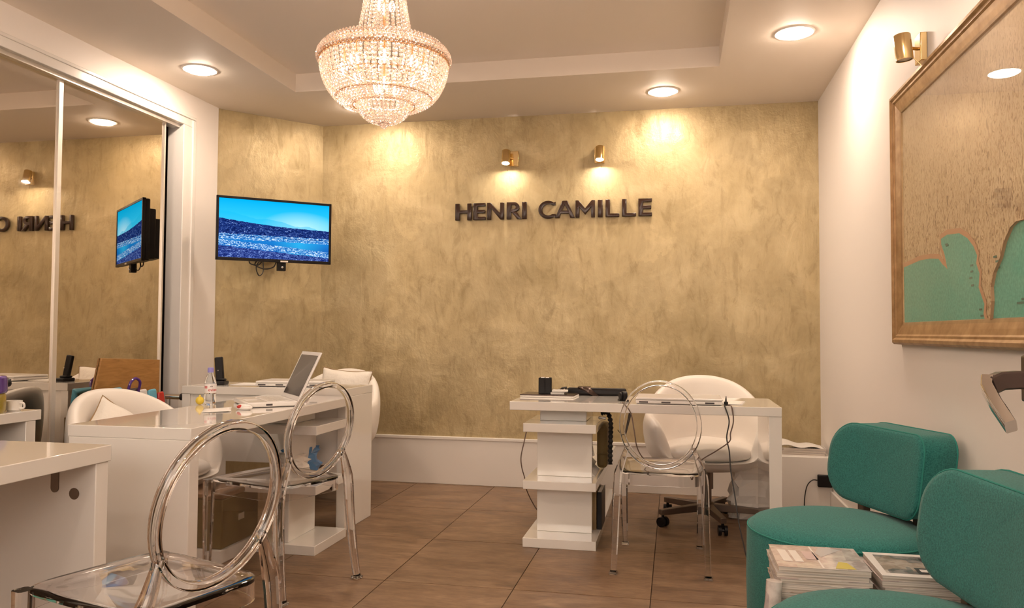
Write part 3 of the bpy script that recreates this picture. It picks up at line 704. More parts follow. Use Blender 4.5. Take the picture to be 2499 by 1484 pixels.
# ------------------------------------------------------------------ tub armchairs
def tub_armchair(label, loc, rz):
    # local: faces -y
    t = thing('tub_armchair', label, 'armchair', loc, rz)
    NA = 48
    def rim(a):                       # a: 0 at the back (+y), +-pi at the front
        u = abs(a)/math.pi
        if u < .42: return .850-.20*(u/.42)**2.2
        if u < .62: q = (u-.42)/.20; return .650-.035*q
        q = min(1, (u-.62)/.20); q = q*q*(3-2*q); return .615-.235*q
    def prof(a):
        h = rim(a); front = max(0, min(1, (abs(a)/math.pi-.60)/.22)); th = .075
        pts = [(.06,.318),(.20,.322),(.295,.345),(.345,.40)]
        if h > .45:
            k = 1-.0*front
            for f in (.25,.5,.75,.95): pts.append((.345+.028*math.sin(f*2.2), .40+(h-.40-.03)*f))
            ro = pts[-1][0]; pts += [(ro-.012,h-.006),(ro-.037,h),(ro-.062,h-.010)]
            for f in (.85,.6,.35,.1): pts.append((ro-.078-.015*(1-f), .41+(h-.44)*f))
            pts += [(.22,.395),(.06,.392)]
        else:
            for f in (.1,.3,.6,.9): pts.append((.348, .40-.0*f+(h-.40)*f*.4))
            pts += [(.342,.392),(.33,.396),(.31,.398),(.30,.398),(.29,.398),(.285,.397),(.28,.396)]
            pts += [(.22,.395),(.06,.392)]
        return pts
    P = [prof(-math.pi+2*math.pi*i/NA) for i in range(NA)]; m = len(P[0])
    b = B()
    b.grid(lambda i, j: (P[i][j][0]*math.sin(-math.pi+2*math.pi*i/NA), P[i][j][0]*math.cos(-math.pi+2*math.pi*i/NA)*1.0, P[i][j][1]), NA, m, True, False)
    b.add([(.06*math.sin(2*math.pi*i/NA), .06*math.cos(2*math.pi*i/NA), .318) for i in range(NA)], [tuple(range(NA))])
    b.add([(.06*math.sin(2*math.pi*i/NA), .06*math.cos(2*math.pi*i/NA), .392) for i in range(NA)], [tuple(range(NA))])
    part('shell', b, M['leather'], t, sub=1)
    def cz(r): return .030*(1-(r/.30)**2) if r < .30 else 0
    b = B(); rr = [(.02,.396),(.20,.394),(.262,.398),(.283,.415),(.283,.432),(.265,.450),(.20,.466),(.10,.478),(.02,.480)]
    vs = []; n = 36
    for r, z in rr:
        for k in range(n):
            a = 2*math.pi*k/n; s = 1.0; yy = -r*math.cos(a); yy = yy*1.12-.012 if yy < 0 else yy*.98
            vs.append((r*math.sin(a), yy, z+(.022*math.cos(a*1.0)**2*(r/.28) if z > .43 and r < .27 else 0)))
    fs = [(i*n+k, i*n+(k+1)%n, (i+1)*n+(k+1)%n, (i+1)*n+k) for i in range(len(rr)-1) for k in range(n)]+[tuple(range(n)), tuple(range((len(rr)-1)*n, len(rr)*n))]
    part('seat_cushion', b.add(vs, fs), M['leather'], t, sub=1)
    part('gas_column', B().cyl((0,0,.10),(0,0,.31),.026,n=16).cyl((0,0,.20),(0,0,.315),.036,n=16), M['steel'], t)
    part('hub', B().lathe([(.03,.065),(.045,.07),(.045,.115),(.032,.125)], 20), M['steel'], t)
    for k in range(5):
        a = R(180+62+72*k); dx, dy = math.sin(a), math.cos(a); px, py = dy, -dx
        sp = B(); L0, L1 = .03, .315
        def pt(l, wv, z): return (dx*l+px*wv, dy*l+py*wv, z)
        sp.add([pt(L0,-.024,.072),pt(L0,.024,.072),pt(L0,.024,.115),pt(L0,-.024,.115),pt(L1,-.017,.068),pt(L1,.017,.068),pt(L1,.017,.098),pt(L1,-.017,.098)],
               [(0,1,2,3),(7,6,5,4),(0,4,5,1),(1,5,6,2),(2,6,7,3),(3,7,4,0)])
        leg = part('base_leg', sp, M['steel'], t, .003)
        ca = B(); cx, cy = dx*.298, dy*.298; th = a*1.7
        ax, ay = math.cos(th), math.sin(th)
        for s in (-1, 1): ca.cyl((cx+ax*s*.008, cy+ay*s*.008, .028), (cx+ax*s*.025, cy+ay*s*.025, .028), .028, n=16)
        ca.cyl((cx, cy, .03), (cx, cy, .072), .008, n=8); ca.cyl((cx-ax*.02,cy-ay*.02,.028),(cx+ax*.02,cy+ay*.02,.028),.010,n=8)
        part('castor', ca, M['black'], leg)
    return t
tub_armchair('cream tub armchair on a swivel base behind the desk before the gold wall', (.185, 4.80, 0), R(4))
tub_armchair('cream tub armchair between the mirrored doors and the left desk', (-2.645, 3.59, 0), R(76)).scale = (1, 1, .945)
tub_armchair('cream tub armchair in the corner behind the short desk with the phone', (-2.30, 4.93, 0), R(-8))

def pillow(label, loc, rot, w_=.40, h_=.40):
    def f(i, j):
        u = i/15*2-1; v = j/15*2-1; e = (1-abs(u)**2.6)*(1-abs(v)**2.6); pin = 1-.10*(1-abs(u)**2)*abs(v)**4; pin2 = 1-.10*(1-abs(v)**2)*abs(u)**4
        return (u*w_/2*pin2, .07*max(0, e)**.55+.004*math.sin(7*u+3*v), v*h_/2*pin)
    b = B().grid(f, 16, 16); b.grid(lambda i, j: (f(i,j)[0], -f(i,j)[1], f(i,j)[2]), 16, 16)
    o = part('throw_pillow', b, M['fabric_white'], None, sub=1); o.matrix_world = Matrix.Translation(loc) @ Matrix.Rotation(rot[0],4,'Z') @ Matrix.Rotation(rot[1],4,'X') @ Matrix.Rotation(rot[2],4,'Y')
    edge = [f(i,0) for i in range(16)]+[f(15,j) for j in range(1,16)]+[f(i,15) for i in range(14,-1,-1)]+[f(0,j) for j in range(14,0,-1)]
    part('piping', B().tube([(x,0,z) for x,y,z in edge], .004, 6, True), M['card'], o)
    return tag(o, label, 'pillow')
pillow('white square pillow tilted in the tub armchair beside the mirrored doors', (-2.80, 3.56, .575), (R(66), R(-30), R(40)), .32, .32)
pillow('white square pillow propped in the tub armchair under the television', (-2.25, 5.12, .665), (R(-8), R(-14), R(3)), .40, .38)

# ------------------------------------------------------------------ teal lounge chairs
def lounge_chair(label, loc, rz=0):
    t = thing('lounge_chair', label, 'lounge chair', loc, rz)
    RS = .305; n = 48
    prof = [(RS-.01,.02),(RS,.05),(RS+.003,.25),(RS,.420),(RS-.006,.438),(RS-.022,.452),(RS-.07,.464),(RS*.5,.474),(.02,.476)]
    part('seat_drum', B().lathe(prof, n), M['teal'], t, ang=70)
    part('seam', B().tube([((RS-.003)*math.cos(2*math.pi*i/60), (RS-.003)*math.sin(2*math.pi*i/60), .434) for i in range(60)], .0028, 6, True), M['piping'], t)
    part('plinth', B().lathe([(.27,0),(.27,.022)], 32), M['black'], t)
    # backrest: e along its length, nrm towards the seat
    a, b_ = Vector((.045,.385,0)), Vector((.242,-.105,0)); e = (b_-a).normalized(); nr = Vector((e.y,-e.x,0))
    if nr.dot(Vector((-1,-.3,0))) < 0: nr = -nr
    ln = (b_-a).length; mid = (a+b_)/2; th = .145; hz0, hz1 = .485, .770; rc = .115
    prof = []
    for cx, cz, a0 in ((ln/2-rc*.6,hz1-rc*.6,0),(-ln/2+rc,hz1-rc,90),(-ln/2+rc,hz0+rc,180),(ln/2-rc*.8,hz0+rc*.8,270)):
        rr = rc*.6 if a0 == 0 else (rc*.8 if a0 == 270 else rc)
        for i in range(9): q = R(a0+90*i/8); prof.append((cx+rr*math.cos(q), cz+rr*math.sin(q)))
    def P3(x, z, d):
        bend = .11*(x/(ln/2))**2*.32; lean = (z-hz0)*.14
        return mid+e*x+nr*(bend-d-lean)+Vector((0,0,z))
    m = len(prof); K = 6
    # subdivide the face so that the bend shows: rings shrinking to the middle
    b = B(); vs = []; cxx, czz = 0, (hz0+hz1)/2
    rings = [(.02,0.006),(.4,.005),(.75,.003),(.93,0),(.985,-.004),(1,-.012)]
    for d0, s in ((0,1),(th,-1)):
        rg = rings if s == 1 else rings[::-1]
        for f_, off in rg:
            for x, z in prof: vs.append(P3(cxx+(x-cxx)*f_, czz+(z-czz)*f_, d0-off*s))
    r_ = 12
    fs = [(i*m+k, i*m+(k+1)%m, (i+1)*m+(k+1)%m, (i+1)*m+k) for i in range(r_-1) for k in range(m)]+[tuple(range(m)), tuple(range((r_-1)*m, r_*m))]
    bk = part('backrest', b.add(vs, fs), M['teal'], t, ang=60)
    for d in (.011, th-.011):
        part('seam', B().tube([P3(x*1.003, czz+(z-czz)*1.004, d) for x, z in prof], .0028, 6, True), M['piping'], bk)
    for x in (-.14, .17):
        p0 = mid+e*x; b = B()
        q = [p0+nr*(-.045)+e*s*.018 for s in (-1,1)]; q2 = [p0+nr*(-.075)+e*s*.018 for s in (-1,1)]
        b.add([(*q[0].xy,.30),(*q[1].xy,.30),(*q2[1].xy,.30),(*q2[0].xy,.30),(*q[0].xy,.60),(*q[1].xy,.60),(*q2[1].xy,.60),(*q2[0].xy,.60)],
              [(0,3,2,1),(4,5,6,7),(0,1,5,4),(1,2,6,5),(2,3,7,6),(3,0,4,7)])
        part('back_post', b, M['steel'], t, .002)
    return t
lounge_chair('teal fabric lounge chair beyond the magazines, farther from the camera', (.555, 2.925, 0))
lounge_chair('teal fabric lounge chair nearest the camera at the lower right', (.506, 1.921, 0), R(-13.7))

# ------------------------------------------------------------------ magazines
def magazine(loc, w_, d_, h_, rz, cov, label, group, name='magazine'):
    t = thing(name, label, 'magazine', loc, rz, group)
    part('pages', B().box(-w_/2+.002, w_/2-.002, -d_/2+.002, d_/2-.002, 0, h_-.001), M['pages'], t, smooth=False)
    c = part('cover', B().box(-w_/2, w_/2, -d_/2, d_/2, h_-.001, h_), M[cov], t, smooth=False)
    return t, c
def stacks():
    st = thing('magazine_stand', 'low white stand under the magazines between the teal chairs', 'stand', (.525, 2.445, 0))
    part('stand_top', B().box(-.25, .27, -.115, .125, .17, .20), M['white_mat'], st, .003)
    for sx in (-.22, .24): part('stand_side', B().box(sx-.015, sx+.015, -.11, .12, 0, .17), M['white_mat'], st, .003)
    covs = ['cover_mixed', 'cover_photo', 'cover_pink']
    for x, n, lab in ((.405, 15, 'left'), (.665, 14, 'right')):
        z = .20; tot = .462-.20 if lab == 'left' else .455-.20
        hs = [random.uniform(.7, 1.4) for _ in range(n)]; k = tot/sum(hs)
        for i in range(n):
            h = hs[i]*k-.0004; top = i == n-1; jx = random.uniform(-.006,.006); jy = random.uniform(-.006,.006)
            lb = {'left': 'magazine with a pink grey cover and a yellow sticker, topmost of the left pile', 'right': 'magazine with a white bordered photo cover, topmost of the right pile'}[lab] if top else 'magazine %s from the top of the %s pile' % (['first','second','third','fourth','fifth','sixth','seventh','eighth','ninth','tenth','eleventh','twelfth','thirteenth','fourteenth','fifteenth'][n-1-i], lab)
            t, c = magazine((x+(0 if top else jx), 2.445+(0 if top else jy), z), .245 if lab == 'left' else .225, .235, h, R(0 if top else random.uniform(-2,2)), 'cover_pink' if top and lab == 'left' else ('print_white' if top else random.choice(covs)), lb, 'magazines in the %s pile' % lab)
            if top and lab == 'left':
                def patch(nm, pts, m_): part(nm, B().add([(a, b, h+.0006) for a, b in pts], [tuple(range(len(pts)))]), M[m_], c, smooth=False)
                patch('printed_patch', [(.01,.0),(.08,.09),(.02,.11),(.0,.04)], 'print_grey')
                patch('printed_sticker', [(.03,-.108),(.085,-.108),(.072,-.045),(.05,-.040)], 'print_yellow')
                patch('printed_patch', [(-.10,-.06),(-.075,-.06),(-.082,.06),(-.106,.06)], 'print_white')
                patch('printed_patch', [(-.068,-.06),(-.045,-.06),(-.052,.06),(-.074,.06)], 'print_white')
                patch('printed_patch', [(-.035,-.03),(.0,-.03),(-.006,.055),(-.038,.055)], 'print_pink')
                patch('printed_patch', [(-.004,-.112),(.0015,-.112),(-.004,.112),(-.009,.112)], 'print_white')
                patch('printed_patch', [(.075,-.02),(.115,-.02),(.11,.10),(.085,.10)], 'cover_mixed')
            if top and lab == 'right':
                def patch(nm, pts, m_): part(nm, B().add([(a, b, h+.0006) for a, b in pts], [tuple(range(len(pts)))]), M[m_], c, smooth=False)
                patch('printed_photo', [(-.095,-.09),(.07,-.09),(.065,.09),(-.09,.09)], 'cover_photo')
                part('printed_patch', B().add([(a, b, h+.0011) for a, b in ((-.01,-.085),(.066,-.085),(.06,.07),(.03,.075),(.03,-.03),(-.01,-.03))], [(0,1,2,3,4,5)]), M['print_dark'], c, smooth=False)
                part('printed_patch', B().add([(a, b, h+.0016) for a, b in ((.0,-.07),(.05,-.07),(.048,-.045),(.0,-.045))], [(0,1,2,3)]), M['print_white'], c, smooth=False)
                patch('printed_patch', [(.078,-.09),(.084,-.09),(.08,.09),(.074,.09)], 'print_dark')
            z += h+.0004
    rl = part('rolled_magazine', B().tube(bez([(.262,2.31,.18),(.258,2.308,.30),(.266,2.31,.37),(.270,2.313,.425)], 4), [.022]*13, 12), M['cover_pink']); tag(rl, 'rolled magazine standing at the left end of the magazine piles', 'magazine')
    # magazines on the boxed ledge in the far corner
    z = .344
    for i in range(3):
        m_ = magazine((.80, 5.36, z), .26, .19, .014, R(-4+3*i), 'cover_mixed', ['magazine lying lowest of three on the white ledge in the corner', 'magazine in the middle of three on the white ledge in the corner', 'open curled magazine topmost of three on the white ledge in the corner'][i], 'magazines on the corner ledge')
        z += .0145
    nn = 14
    b = B().grid(lambda i, j: (.665+.27*i/nn, 5.275+.17*j/6, 0.3905+.032*(1-i/nn)**1.6*(.4+.6*j/6)+.006*math.sin(i*.8)), nn+1, 7)
    o = part('open_newspaper', b, M['paper'], None, solid=.003); tag(o, 'open curled newspaper lying on the magazines on the corner ledge', 'newspaper')
stacks()

# ------------------------------------------------------------------ framed map
def framed_map():
    y0, y1, z0, z1 = 2.02, 3.652, 1.068, 2.138
    t = thing('framed_map', 'large gold framed map with teal sea hanging on the right wall', 'picture', (XR, 0, 0))
    # moulding profile swept round (d inwards, h off the wall)
    pr = [(0,0),(0,.030),(.008,.040),(.020,.042),(.028,.034),(.036,.034),(.042,.028),(.060,.024),(.090,.016),(.094,.008),(.094,0)]
    b = B(); vs = []; cs = [(y1,z0,-1,1),(y1,z1,-1,-1),(y0,z1,1,-1),(y0,z0,1,1)]; n = len(pr)
    for cy, cz, sy, sz in cs: vs += [(-h, cy+sy*d, cz+sz*d) for d, h in pr]
    fs = [(i*n+k, i*n+(k+1)%n, ((i+1)%4)*n+(k+1)%n, ((i+1)%4)*n+k) for i in range(4) for k in range(n)]
    part('frame', b.add(vs, fs), M['frame'], t, smooth=False)
    part('map_sheet', B().box(-.010, -.004, y0+.08, y1-.08, z0+.07, z1-.08), M['land'], t, smooth=False)
    W = [(3.462,1.408),(3.335,1.41),(3.208,1.405),(3.113,1.395),(3.069,1.37),(3.031,1.345),(3.059,1.391),(3.094,1.432),(3.092,1.464),(3.021,1.472),(2.898,1.462),(2.822,1.436),(2.769,1.403),(2.735,1.366),(2.743,1.341),(2.717,1.306),(2.726,1.262),(2.7,1.232),(2.681,1.208),(2.689,1.177),(2.676,1.155),(3.565,1.155)]
    W[0] = (3.565,1.400)
    E_ = [(2.624,1.155),(2.61,1.212),(2.614,1.255),(2.591,1.297),(2.544,1.335),(2.512,1.38),(2.468,1.416),(2.427,1.428),(2.377,1.426),(2.30,1.40),(2.22,1.45),(2.10,1.44),(2.10,1.155)]
    for P in (W, E_):
        vs = [(-.0115, y, z) for y, z in P]; part('printed_sea', B().add(vs, [tuple(range(len(vs)))]), M['sea'], t, smooth=False)
    sh = B()
    for P in (W[:21], E_[:12]):
        sh.tube([(-.0117, y, z) for y, z in P], .009, 4, sec=[(-1,-.03),(1,-.03),(1,.03),(-1,.03)])
    part('printed_shoreline', sh, M['shore'], t, smooth=False)
    mk = B()
    for y, z in ((2.79,1.335),(2.79,1.315),(2.80,1.295),(2.785,1.27),(2.60,1.345),(2.585,1.33),(2.575,1.31),(3.03,1.43),(3.02,1.425),(2.44,1.20),(2.42,1.20),(2.41,1.21),(2.72,1.19),(2.71,1.17)):
        mk.box(-.0125,-.0118,y-.012,y+.012,z-.003,z+.003)
    part('printed_marks', mk, mat('map_marks', (.03,.16,.13), .5), t, smooth=False)
    part('printed_marks', B().box(-.0125,-.0118,2.33,2.38,1.185,1.21), M['print_pink'], t, smooth=False)
    part('glass_pane', B().add([(-.019,y0+.08,z0+.07),(-.019,y0+.08,z1-.08),(-.019,y1-.08,z1-.08),(-.019,y1-.08,z0+.07)], [(0,1,2,3)]), M['pane'], t, smooth=False)
framed_map()

# ------------------------------------------------------------------ open glass door with lever handle
def door_handle():
    t = struct('door_4', B().box(.706, .716, .74, 1.655, .03, 2.12), M['pane'])
    part('lock_plate', B().box(.640, .70, 1.555, 1.655, .985, 1.072), M['bronze'], t, .004)
    sec = [(-1,-.55),(-.8,-.8),(.8,-.8),(1,-.55),(1,.55),(.8,.8),(-.8,.8),(-1,.55)]
    nk = B().tube([(.645,1.6,1.028),(.612,1.6,1.028),(.585,1.598,1.026),(.566,1.592,1.018)], [.0165,.0165,.0165,.0165], sec=sec)
    h = part('lever_neck', nk, M['bronze'], t, label='dark reflecting neck of the lever')
    part('lever_grip', B().tube([(.566,1.600,1.026),(.560,1.588,1.012),(.564,1.560,.985),(.572,1.520,.951)], [.0175,.0165,.016,.0155], sec=[(-1,-.5),(-.8,-.62),(.8,-.62),(1,-.5),(1,.5),(.8,.62),(-.8,.62),(-1,.5)]), M['chrome'], h, label='polished chrome grip')
door_handle()

# ------------------------------------------------------------------ things on and under the desks
def open_laptop():
    A = Vector((-1.770, 3.505)); hx = Vector((-.66,.75)).normalized(); nx = Vector((-hx.y, hx.x))
    if nx.x > 0: nx = -nx
    W, D, H = .345, .235, .245
    t = thing('open_laptop', 'white open laptop with a dark screen on the left desk', 'laptop', (A.x, A.y, .7505)); rz = math.atan2(hx.y, hx.x); t.rotation_euler = (0,0,rz)
    # local: x along the hinge, +y towards the user
    s = 1 if (Vector((-math.sin(rz), math.cos(rz))).dot(nx) > 0) else -1
    def bx(x0,x1,y0,y1,z0,z1): return B().box(x0,x1,min(y0*s,y1*s),max(y0*s,y1*s),z0,z1)
    part('base', bx(0,W,0,D,.002,.024), M['laptop'], t, .006)
    part('battery_foot', bx(.01,W-.01,.01,D-.01,-.0005,.003), M['hinge'], t)
    kb = part('keyboard', bx(.03,W-.03,.035,.135,.0238,.0246), M['key'], t)
    k = B()
    for r_ in range(5):
        for c_ in range(14): k.merge(bx(.034+c_*.0205,.034+c_*.0205+.0175,.038+r_*.019,.038+r_*.019+.016,.0246,.0262))
    o = part('keys', k, M['laptop'], t, smooth=False); o['kind'] = 'stuff'
    part('touchpad', bx(W/2-.045,W/2+.045,.150,.215,.0239,.0243), M['key'], t)
    part('port', bx(-.0006,.0,.12,.15,.008,.016).merge(bx(.02,.04,D-.0004,D+.0004,.008,.015)), M['hinge'], t)
    tl = R(25); m = Matrix.Translation((0,0,.024)) @ Matrix.Rotation(tl*s, 4, 'X')
    lid = part('lid', bx(0,W,-.009,0,0,H+.012).xf(m), M['laptop'], t, .005)
    part('screen', bx(.022,W-.022,0,.0012,.022,H-.008).xf(m), M['screen_off'], lid, smooth=False)
open_laptop()
def closed_laptop(name, label, loc, rz, w_=.34, d_=.25, stuff=True):
    t = thing(name, label, 'laptop', loc, rz)
    part('base', B().box(-w_/2,w_/2,-d_/2,d_/2,.003,.020), M['laptop'], t, .006)
    part('lid', B().box(-w_/2,w_/2,-d_/2,d_/2,.021,.033), M['laptop'], t, .006)
    part('foot_strip', B().box(-w_/2+.02,w_/2-.02,-d_/2+.01,d_/2-.02,0,.003), M['blackmat'], t)
    b = B()
    for x in (-.46,-.20,.30): b.box(x*w_, x*w_+.045, -d_/2-.0006, -d_/2+.001, .007, .015)
    part('ports', b, M['hinge'], t)
    return t
closed_laptop('closed_laptop', 'white closed laptop lying on the desk before the gold wall', (.02, 4.20, .75), R(0), .43, .28)
t = closed_laptop('closed_laptop', 'white closed laptop on the short desk beneath the television', (-2.20, 4.33, .788), R(8), .40, .25)
def desk_phone():
    t = thing('cordless_phone', 'black cordless phone upright in its cradle on the short desk', 'phone', (-2.665, 4.27, .788), R(12))
    part('cradle', B().box(-.045,.040,-.04,.045,0,.022).box(-.034,.030,-.01,.035,.022,.036), M['black'], t, .006)
    part('handset', B().box(-.024,.024,-.012,.014,0,.145).xf(Matrix.Translation((-.002,.012,.020)) @ Matrix.Rotation(R(-7),4,'Y') @ Matrix.Rotation(R(-6),4,'X')), M['black'], t, .007)
    part('key_light', B().sphere((-.009,-.008,.085),.003,8,6), M['alu'], t)
desk_phone()
def papers():
    def sheet(label, loc, rz, w_, d_, th=.002, m_='paper', curl=.0, name='paper_sheet'):
        b = B().grid(lambda i, j: (-w_/2+w_*i/6, -d_/2+d_*j/6, curl*((i/6)**2)*(.5+.5*j/6)), 7, 7)
        o = part(name, b, M[m_], None, solid=th); o.location = loc; o.rotation_euler = (0,0,rz); return tag(o, label, 'paper')
    sheet('loose white sheet sticking out from under the open laptop on the left desk', (-2.02, 3.22, .752), R(30), .12, .16, .0015, 'paper', .006)
    sheet('flat white sheet beside the phone on the short desk', (-2.50, 4.36, .790), R(4), .20, .18)
    sheet('white sheet beneath the closed laptop end on the desk before the gold wall', (.27, 4.25, .752), R(-9), .16, .21)
papers()
def bottle():
    t = thing('water_bottle', 'small clear plastic water bottle with a lilac cap on the left desk', 'bottle', (-2.235, 3.50, .75))
    H = .178
    prof = [(.001,.003),(.018,.0),(.027,.004),(.0285,.012),(.0285,.045),(.0275,.048),(.0285,.052),(.0285,.100),(.026,.115),(.019,.135),(.0125,.152),(.0115,.160),(.0115,.168),(.001,.168)]
    part('bottle_body', B().lathe(prof, 28, cap=False), M['pet'], t)
    part('cap', B().lathe([(.0145,.155),(.0145,.176),(.012,.179),(.001,.179)], 20), M['capblue'], t)
    lb = part('paper_label', B().lathe([(.0289,.055),(.0291,.056),(.0291,.098),(.0289,.099)], 36, cap=False), M['print_white'], t)
    # lettering wrapped round the label, facing the camera
    tb = text_b('evian', .022, .0004); w_ = max(v[0] for v in tb.v)
    face_a = math.atan2(0-3.50, 0+2.235)
    tb.v = [((.0294+v[2])*math.cos(face_a+(v[0]-w_*.25)/.0291), (.0294+v[2])*math.sin(face_a+(v[0]-w_*.25)/.0291), .064+v[1]) for v in tb.v]
    part('lettering', tb, M['red'], lb, smooth=False)
    mk = B()
    for k, (a0, h0) in enumerate(((-.02,.088),(.12,.090),(.26,.088))):
        pts = [((.0295)*math.cos(face_a+a), .0295*math.sin(face_a+a), z) for a, z in ((a0,.0845),(a0+.12,.0845),(a0+.06,h0+.004))]
        mk.add(pts, [(0,1,2)])
    part('mountain_print', mk, M['print_dark'], lb, smooth=False)
    mk = B().grid(lambda i, j: (.0294*math.cos(face_a-1.1+.1*i), .0294*math.sin(face_a-1.1+.1*i), .078+.006*j), 7, 3)
    part('pink_band', mk, mat('pink_print', (.62,.22,.22), .4), lb, smooth=False)
    o = part('lemon_squeezer', B().sphere((0,0,.020), .020, 14, 10, sz=1.0).cyl((0,0,.036),(0,0,.048),.006,.004,8), M['yellow']); o.location = (-2.262, 3.455, .75); tag(o, 'small yellow plastic ball shaped bottle behind the water bottle', 'bottle')
bottle()
def mouse():
    t = thing('computer_mouse', 'white computer mouse with a red side on the left desk', 'mouse', (-1.925, 3.285, .75), R(-20))
    part('body', B().sphere((0,0,.012), .016, 20, 10, 3.0, 1.7, 1.0), M['laptop'], t)
    part('red_grip', B().sphere((-.004,-.012,.0135), .012, 16, 8, 2.3, 1.35, .95), M['red'], t)
mouse()
def right_desk_things():
    t = thing('pen_cup', 'black square pen cup on a notebook on the desk before the gold wall', 'pen cup', (-.715, 4.40, .767), R(6))
    w_ = .036; b = B()
    b.box(-w_,w_,-w_,-w_+.005,0,.088); b.box(-w_,w_,w_-.005,w_,0,.088); b.box(-w_,-w_+.005,-w_,w_,0,.088); b.box(w_-.005,w_,-w_,w_,0,.088); b.box(-w_,w_,-w_,w_,0,.004)
    part('cup', b, M['black'], t, .004)
    part('dividers', B().box(-.003,.003,-w_,w_,.004,.080), M['black'], t)
    for x, y in ((-.015,.01),(.012,-.012)): part('clip', B().box(x-.01,x+.01,y-.003,y+.003,.004,.092), M['alu'], t, .001)
    t = thing('notebook', 'dark notebook with pale pages under the pen cup', 'notebook', (-.69, 4.40, .75), R(-3))
    part('pages', B().box(-.150,.150,-.085,.10,.001,.010), M['paper'], t); part('cover', B().box(-.152,.152,-.087,.102,.0105,.0165), M['bronze'], t, .002)
    t = thing('card_stack', 'small stack of white cards beside the pen cup', 'cards', (-.635, 4.385, .767), R(5))
    for k in range(2): part('card_block', B().box(-.045+.008*k,.050-.02*(1-k),-.03,.03,.012*k,.012*k+.010), M['paper'], t, .001)
    b = B()
    for q in (-.03,0,.03): b.sphere((q,0,.026),.004,8,6)
    part('pin_heads', b, M['chrome'], t)
    t = thing('document_case', 'long black leather document case at the back of the right desk', 'case', (-.445, 4.545, .75), R(1))
    part('case_body', B().box(-.165,.175,-.03,.03,0,.043), M['black'], t, .014, 4)
    part('flap', B().add([(-.10,-.034,.046),(-.03,-.034,.046),(.02,-.036,.0),(-.01,-.036,.0),(-.10,.02,.050),(-.03,.02,.050)], [(0,1,5,4),(0,3,2,1)]), M['bronze'], t, solid=.004)
    part('case_tail', B().tube(bez([(-.165,0,.030),(-.20,0,.024),(-.225,0,.010),(-.24,0,.004)], 4), [.018]*4+[.013]*4+[.008]*5, 8), M['black'], t)
    t = thing('tape_dispenser', 'round black tape dispenser between case and closed laptop', 'tape dispenser', (-.262, 4.22, .75), R(20))
    part('drum', B().cyl((-.012,0,.026),(.012,0,.026),.026,n=24), M['black'], t, .003); part('side_arm', B().cyl((-.026,0,.024),(-.014,0,.024),.022,n=20).box(-.028,.024,-.012,.03,0,.010), M['black'], t, .002)
    # charger plug and its cords
    t = thing('charger_plug', 'black charger connector standing at the corner of the closed laptop', 'plug', (.252, 4.105, .75))
    part('plug_body', B().box(-.010,.010,-.012,.012,0,.018), M['black'], t, .003); part('spike', B().cyl((0,0,.016),(.001,0,.045),.005,.0015,8), M['black'], t)
    def cord(label, pts, r=.0032, m_='cord', n=8):
        P_ = [(p[0]-.252, p[1]-4.105, p[2]-.75) for p in pts] if 'plug' in label else pts
        o = part('cord', B().tube(bez(P_, n), r, 6), M[m_], t) if 'plug' in label else tag(part('hanging_cable', B().tube(bez(pts, n), r, 6), M[m_]), label, 'cable'); return o
    cord('black cord dropping from the charger plug to the floor by the teal chair', [(.245,4.09,.752),(.243,4.035,.748),(.262,4.024,.68),(.250,4.022,.60),(.262,4.02,.53),(.268,4.01,.44),(.285,3.98,.32),(.30,3.93,.20),(.325,3.80,.07),(.335,3.66,.012),(.34,3.60,.008)])
    cord('brown cord looping from the charger plug across the clear chair', [(.258,4.095,.752),(.275,4.034,.748),(.282,4.022,.68),(.268,4.02,.62),(.262,4.018,.58),(.20,4.03,.53),(.13,4.05,.48),(.10,4.06,.43),(.09,4.06,.38),(.06,4.10,.41),(-.05,4.11,.415),(-.12,4.06,.44),(-.18,4.03,.52),(-.20,4.02,.62),(-.215,4.025,.70),(-.245,4.034,.748),(-.262,4.08,.753)], .003, 'cordbrown')
    o = part('cord_adapter', B().sphere((.344,3.585,.018),.018,10,8,1,1.5,1), M['black']); tag(o, 'small black cord adapter on the floor beside the teal chair', 'adapter')
    cord('thin brown cord hanging at the left side of the zigzag pedestal', [(-.765,4.10,.592),(-.775,4.09,.54),(-.79,4.08,.46),(-.79,4.10,.40),(-.785,4.16,.33),(-.783,4.22,.25),(-.75,4.36,.12),(-.70,4.45,.055)], .003, 'cordbrown')
    # things stored in the pedestal
    t = thing('canvas_bag', 'olive canvas bag hanging under the right desk beside the pedestal', 'bag', (-.395, 4.50, 0))
    part('bag_body', B().grid(lambda i, j: ((-.03,.03)[i]+.0, -.12+.24*j/8, .44) , 2, 2).box(-.030,.028,-.10,.10,.36,.60), M['olivebag'], t, .02, 3)
    part('bag_strap', B().tube([(-.03,-.09,.58),(-.012,-.10,.64),(.02,-.10,.635)], .009, 8), M['alu'], t)
    o = part('braided_cord', B().tube(bez([(.0,0,.0),(.035,-.01,.005),(.052,-.015,-.05),(.052,-.015,-.12),(.050,-.015,-.20),(.050,-.015,-.275)], 10), [.012+.0035*math.sin(i*1.9) for i in range(51)], 10), M['blackmat']); o.location = (-.395,4.36,.668); tag(o, 'thick black braided cord hanging beside the olive bag', 'cord')
    tag(part('folded_umbrella', B().cyl((-.233,4.42,.704),(-.268,4.40,.545),.010,.0045,10).tube([(-.268,4.40,.555),(-.29,4.40,.55),(-.31,4.40,.575)], .002, 5), M['black']), 'thin black stick hanging under the right desk near the bag', 'umbrella')
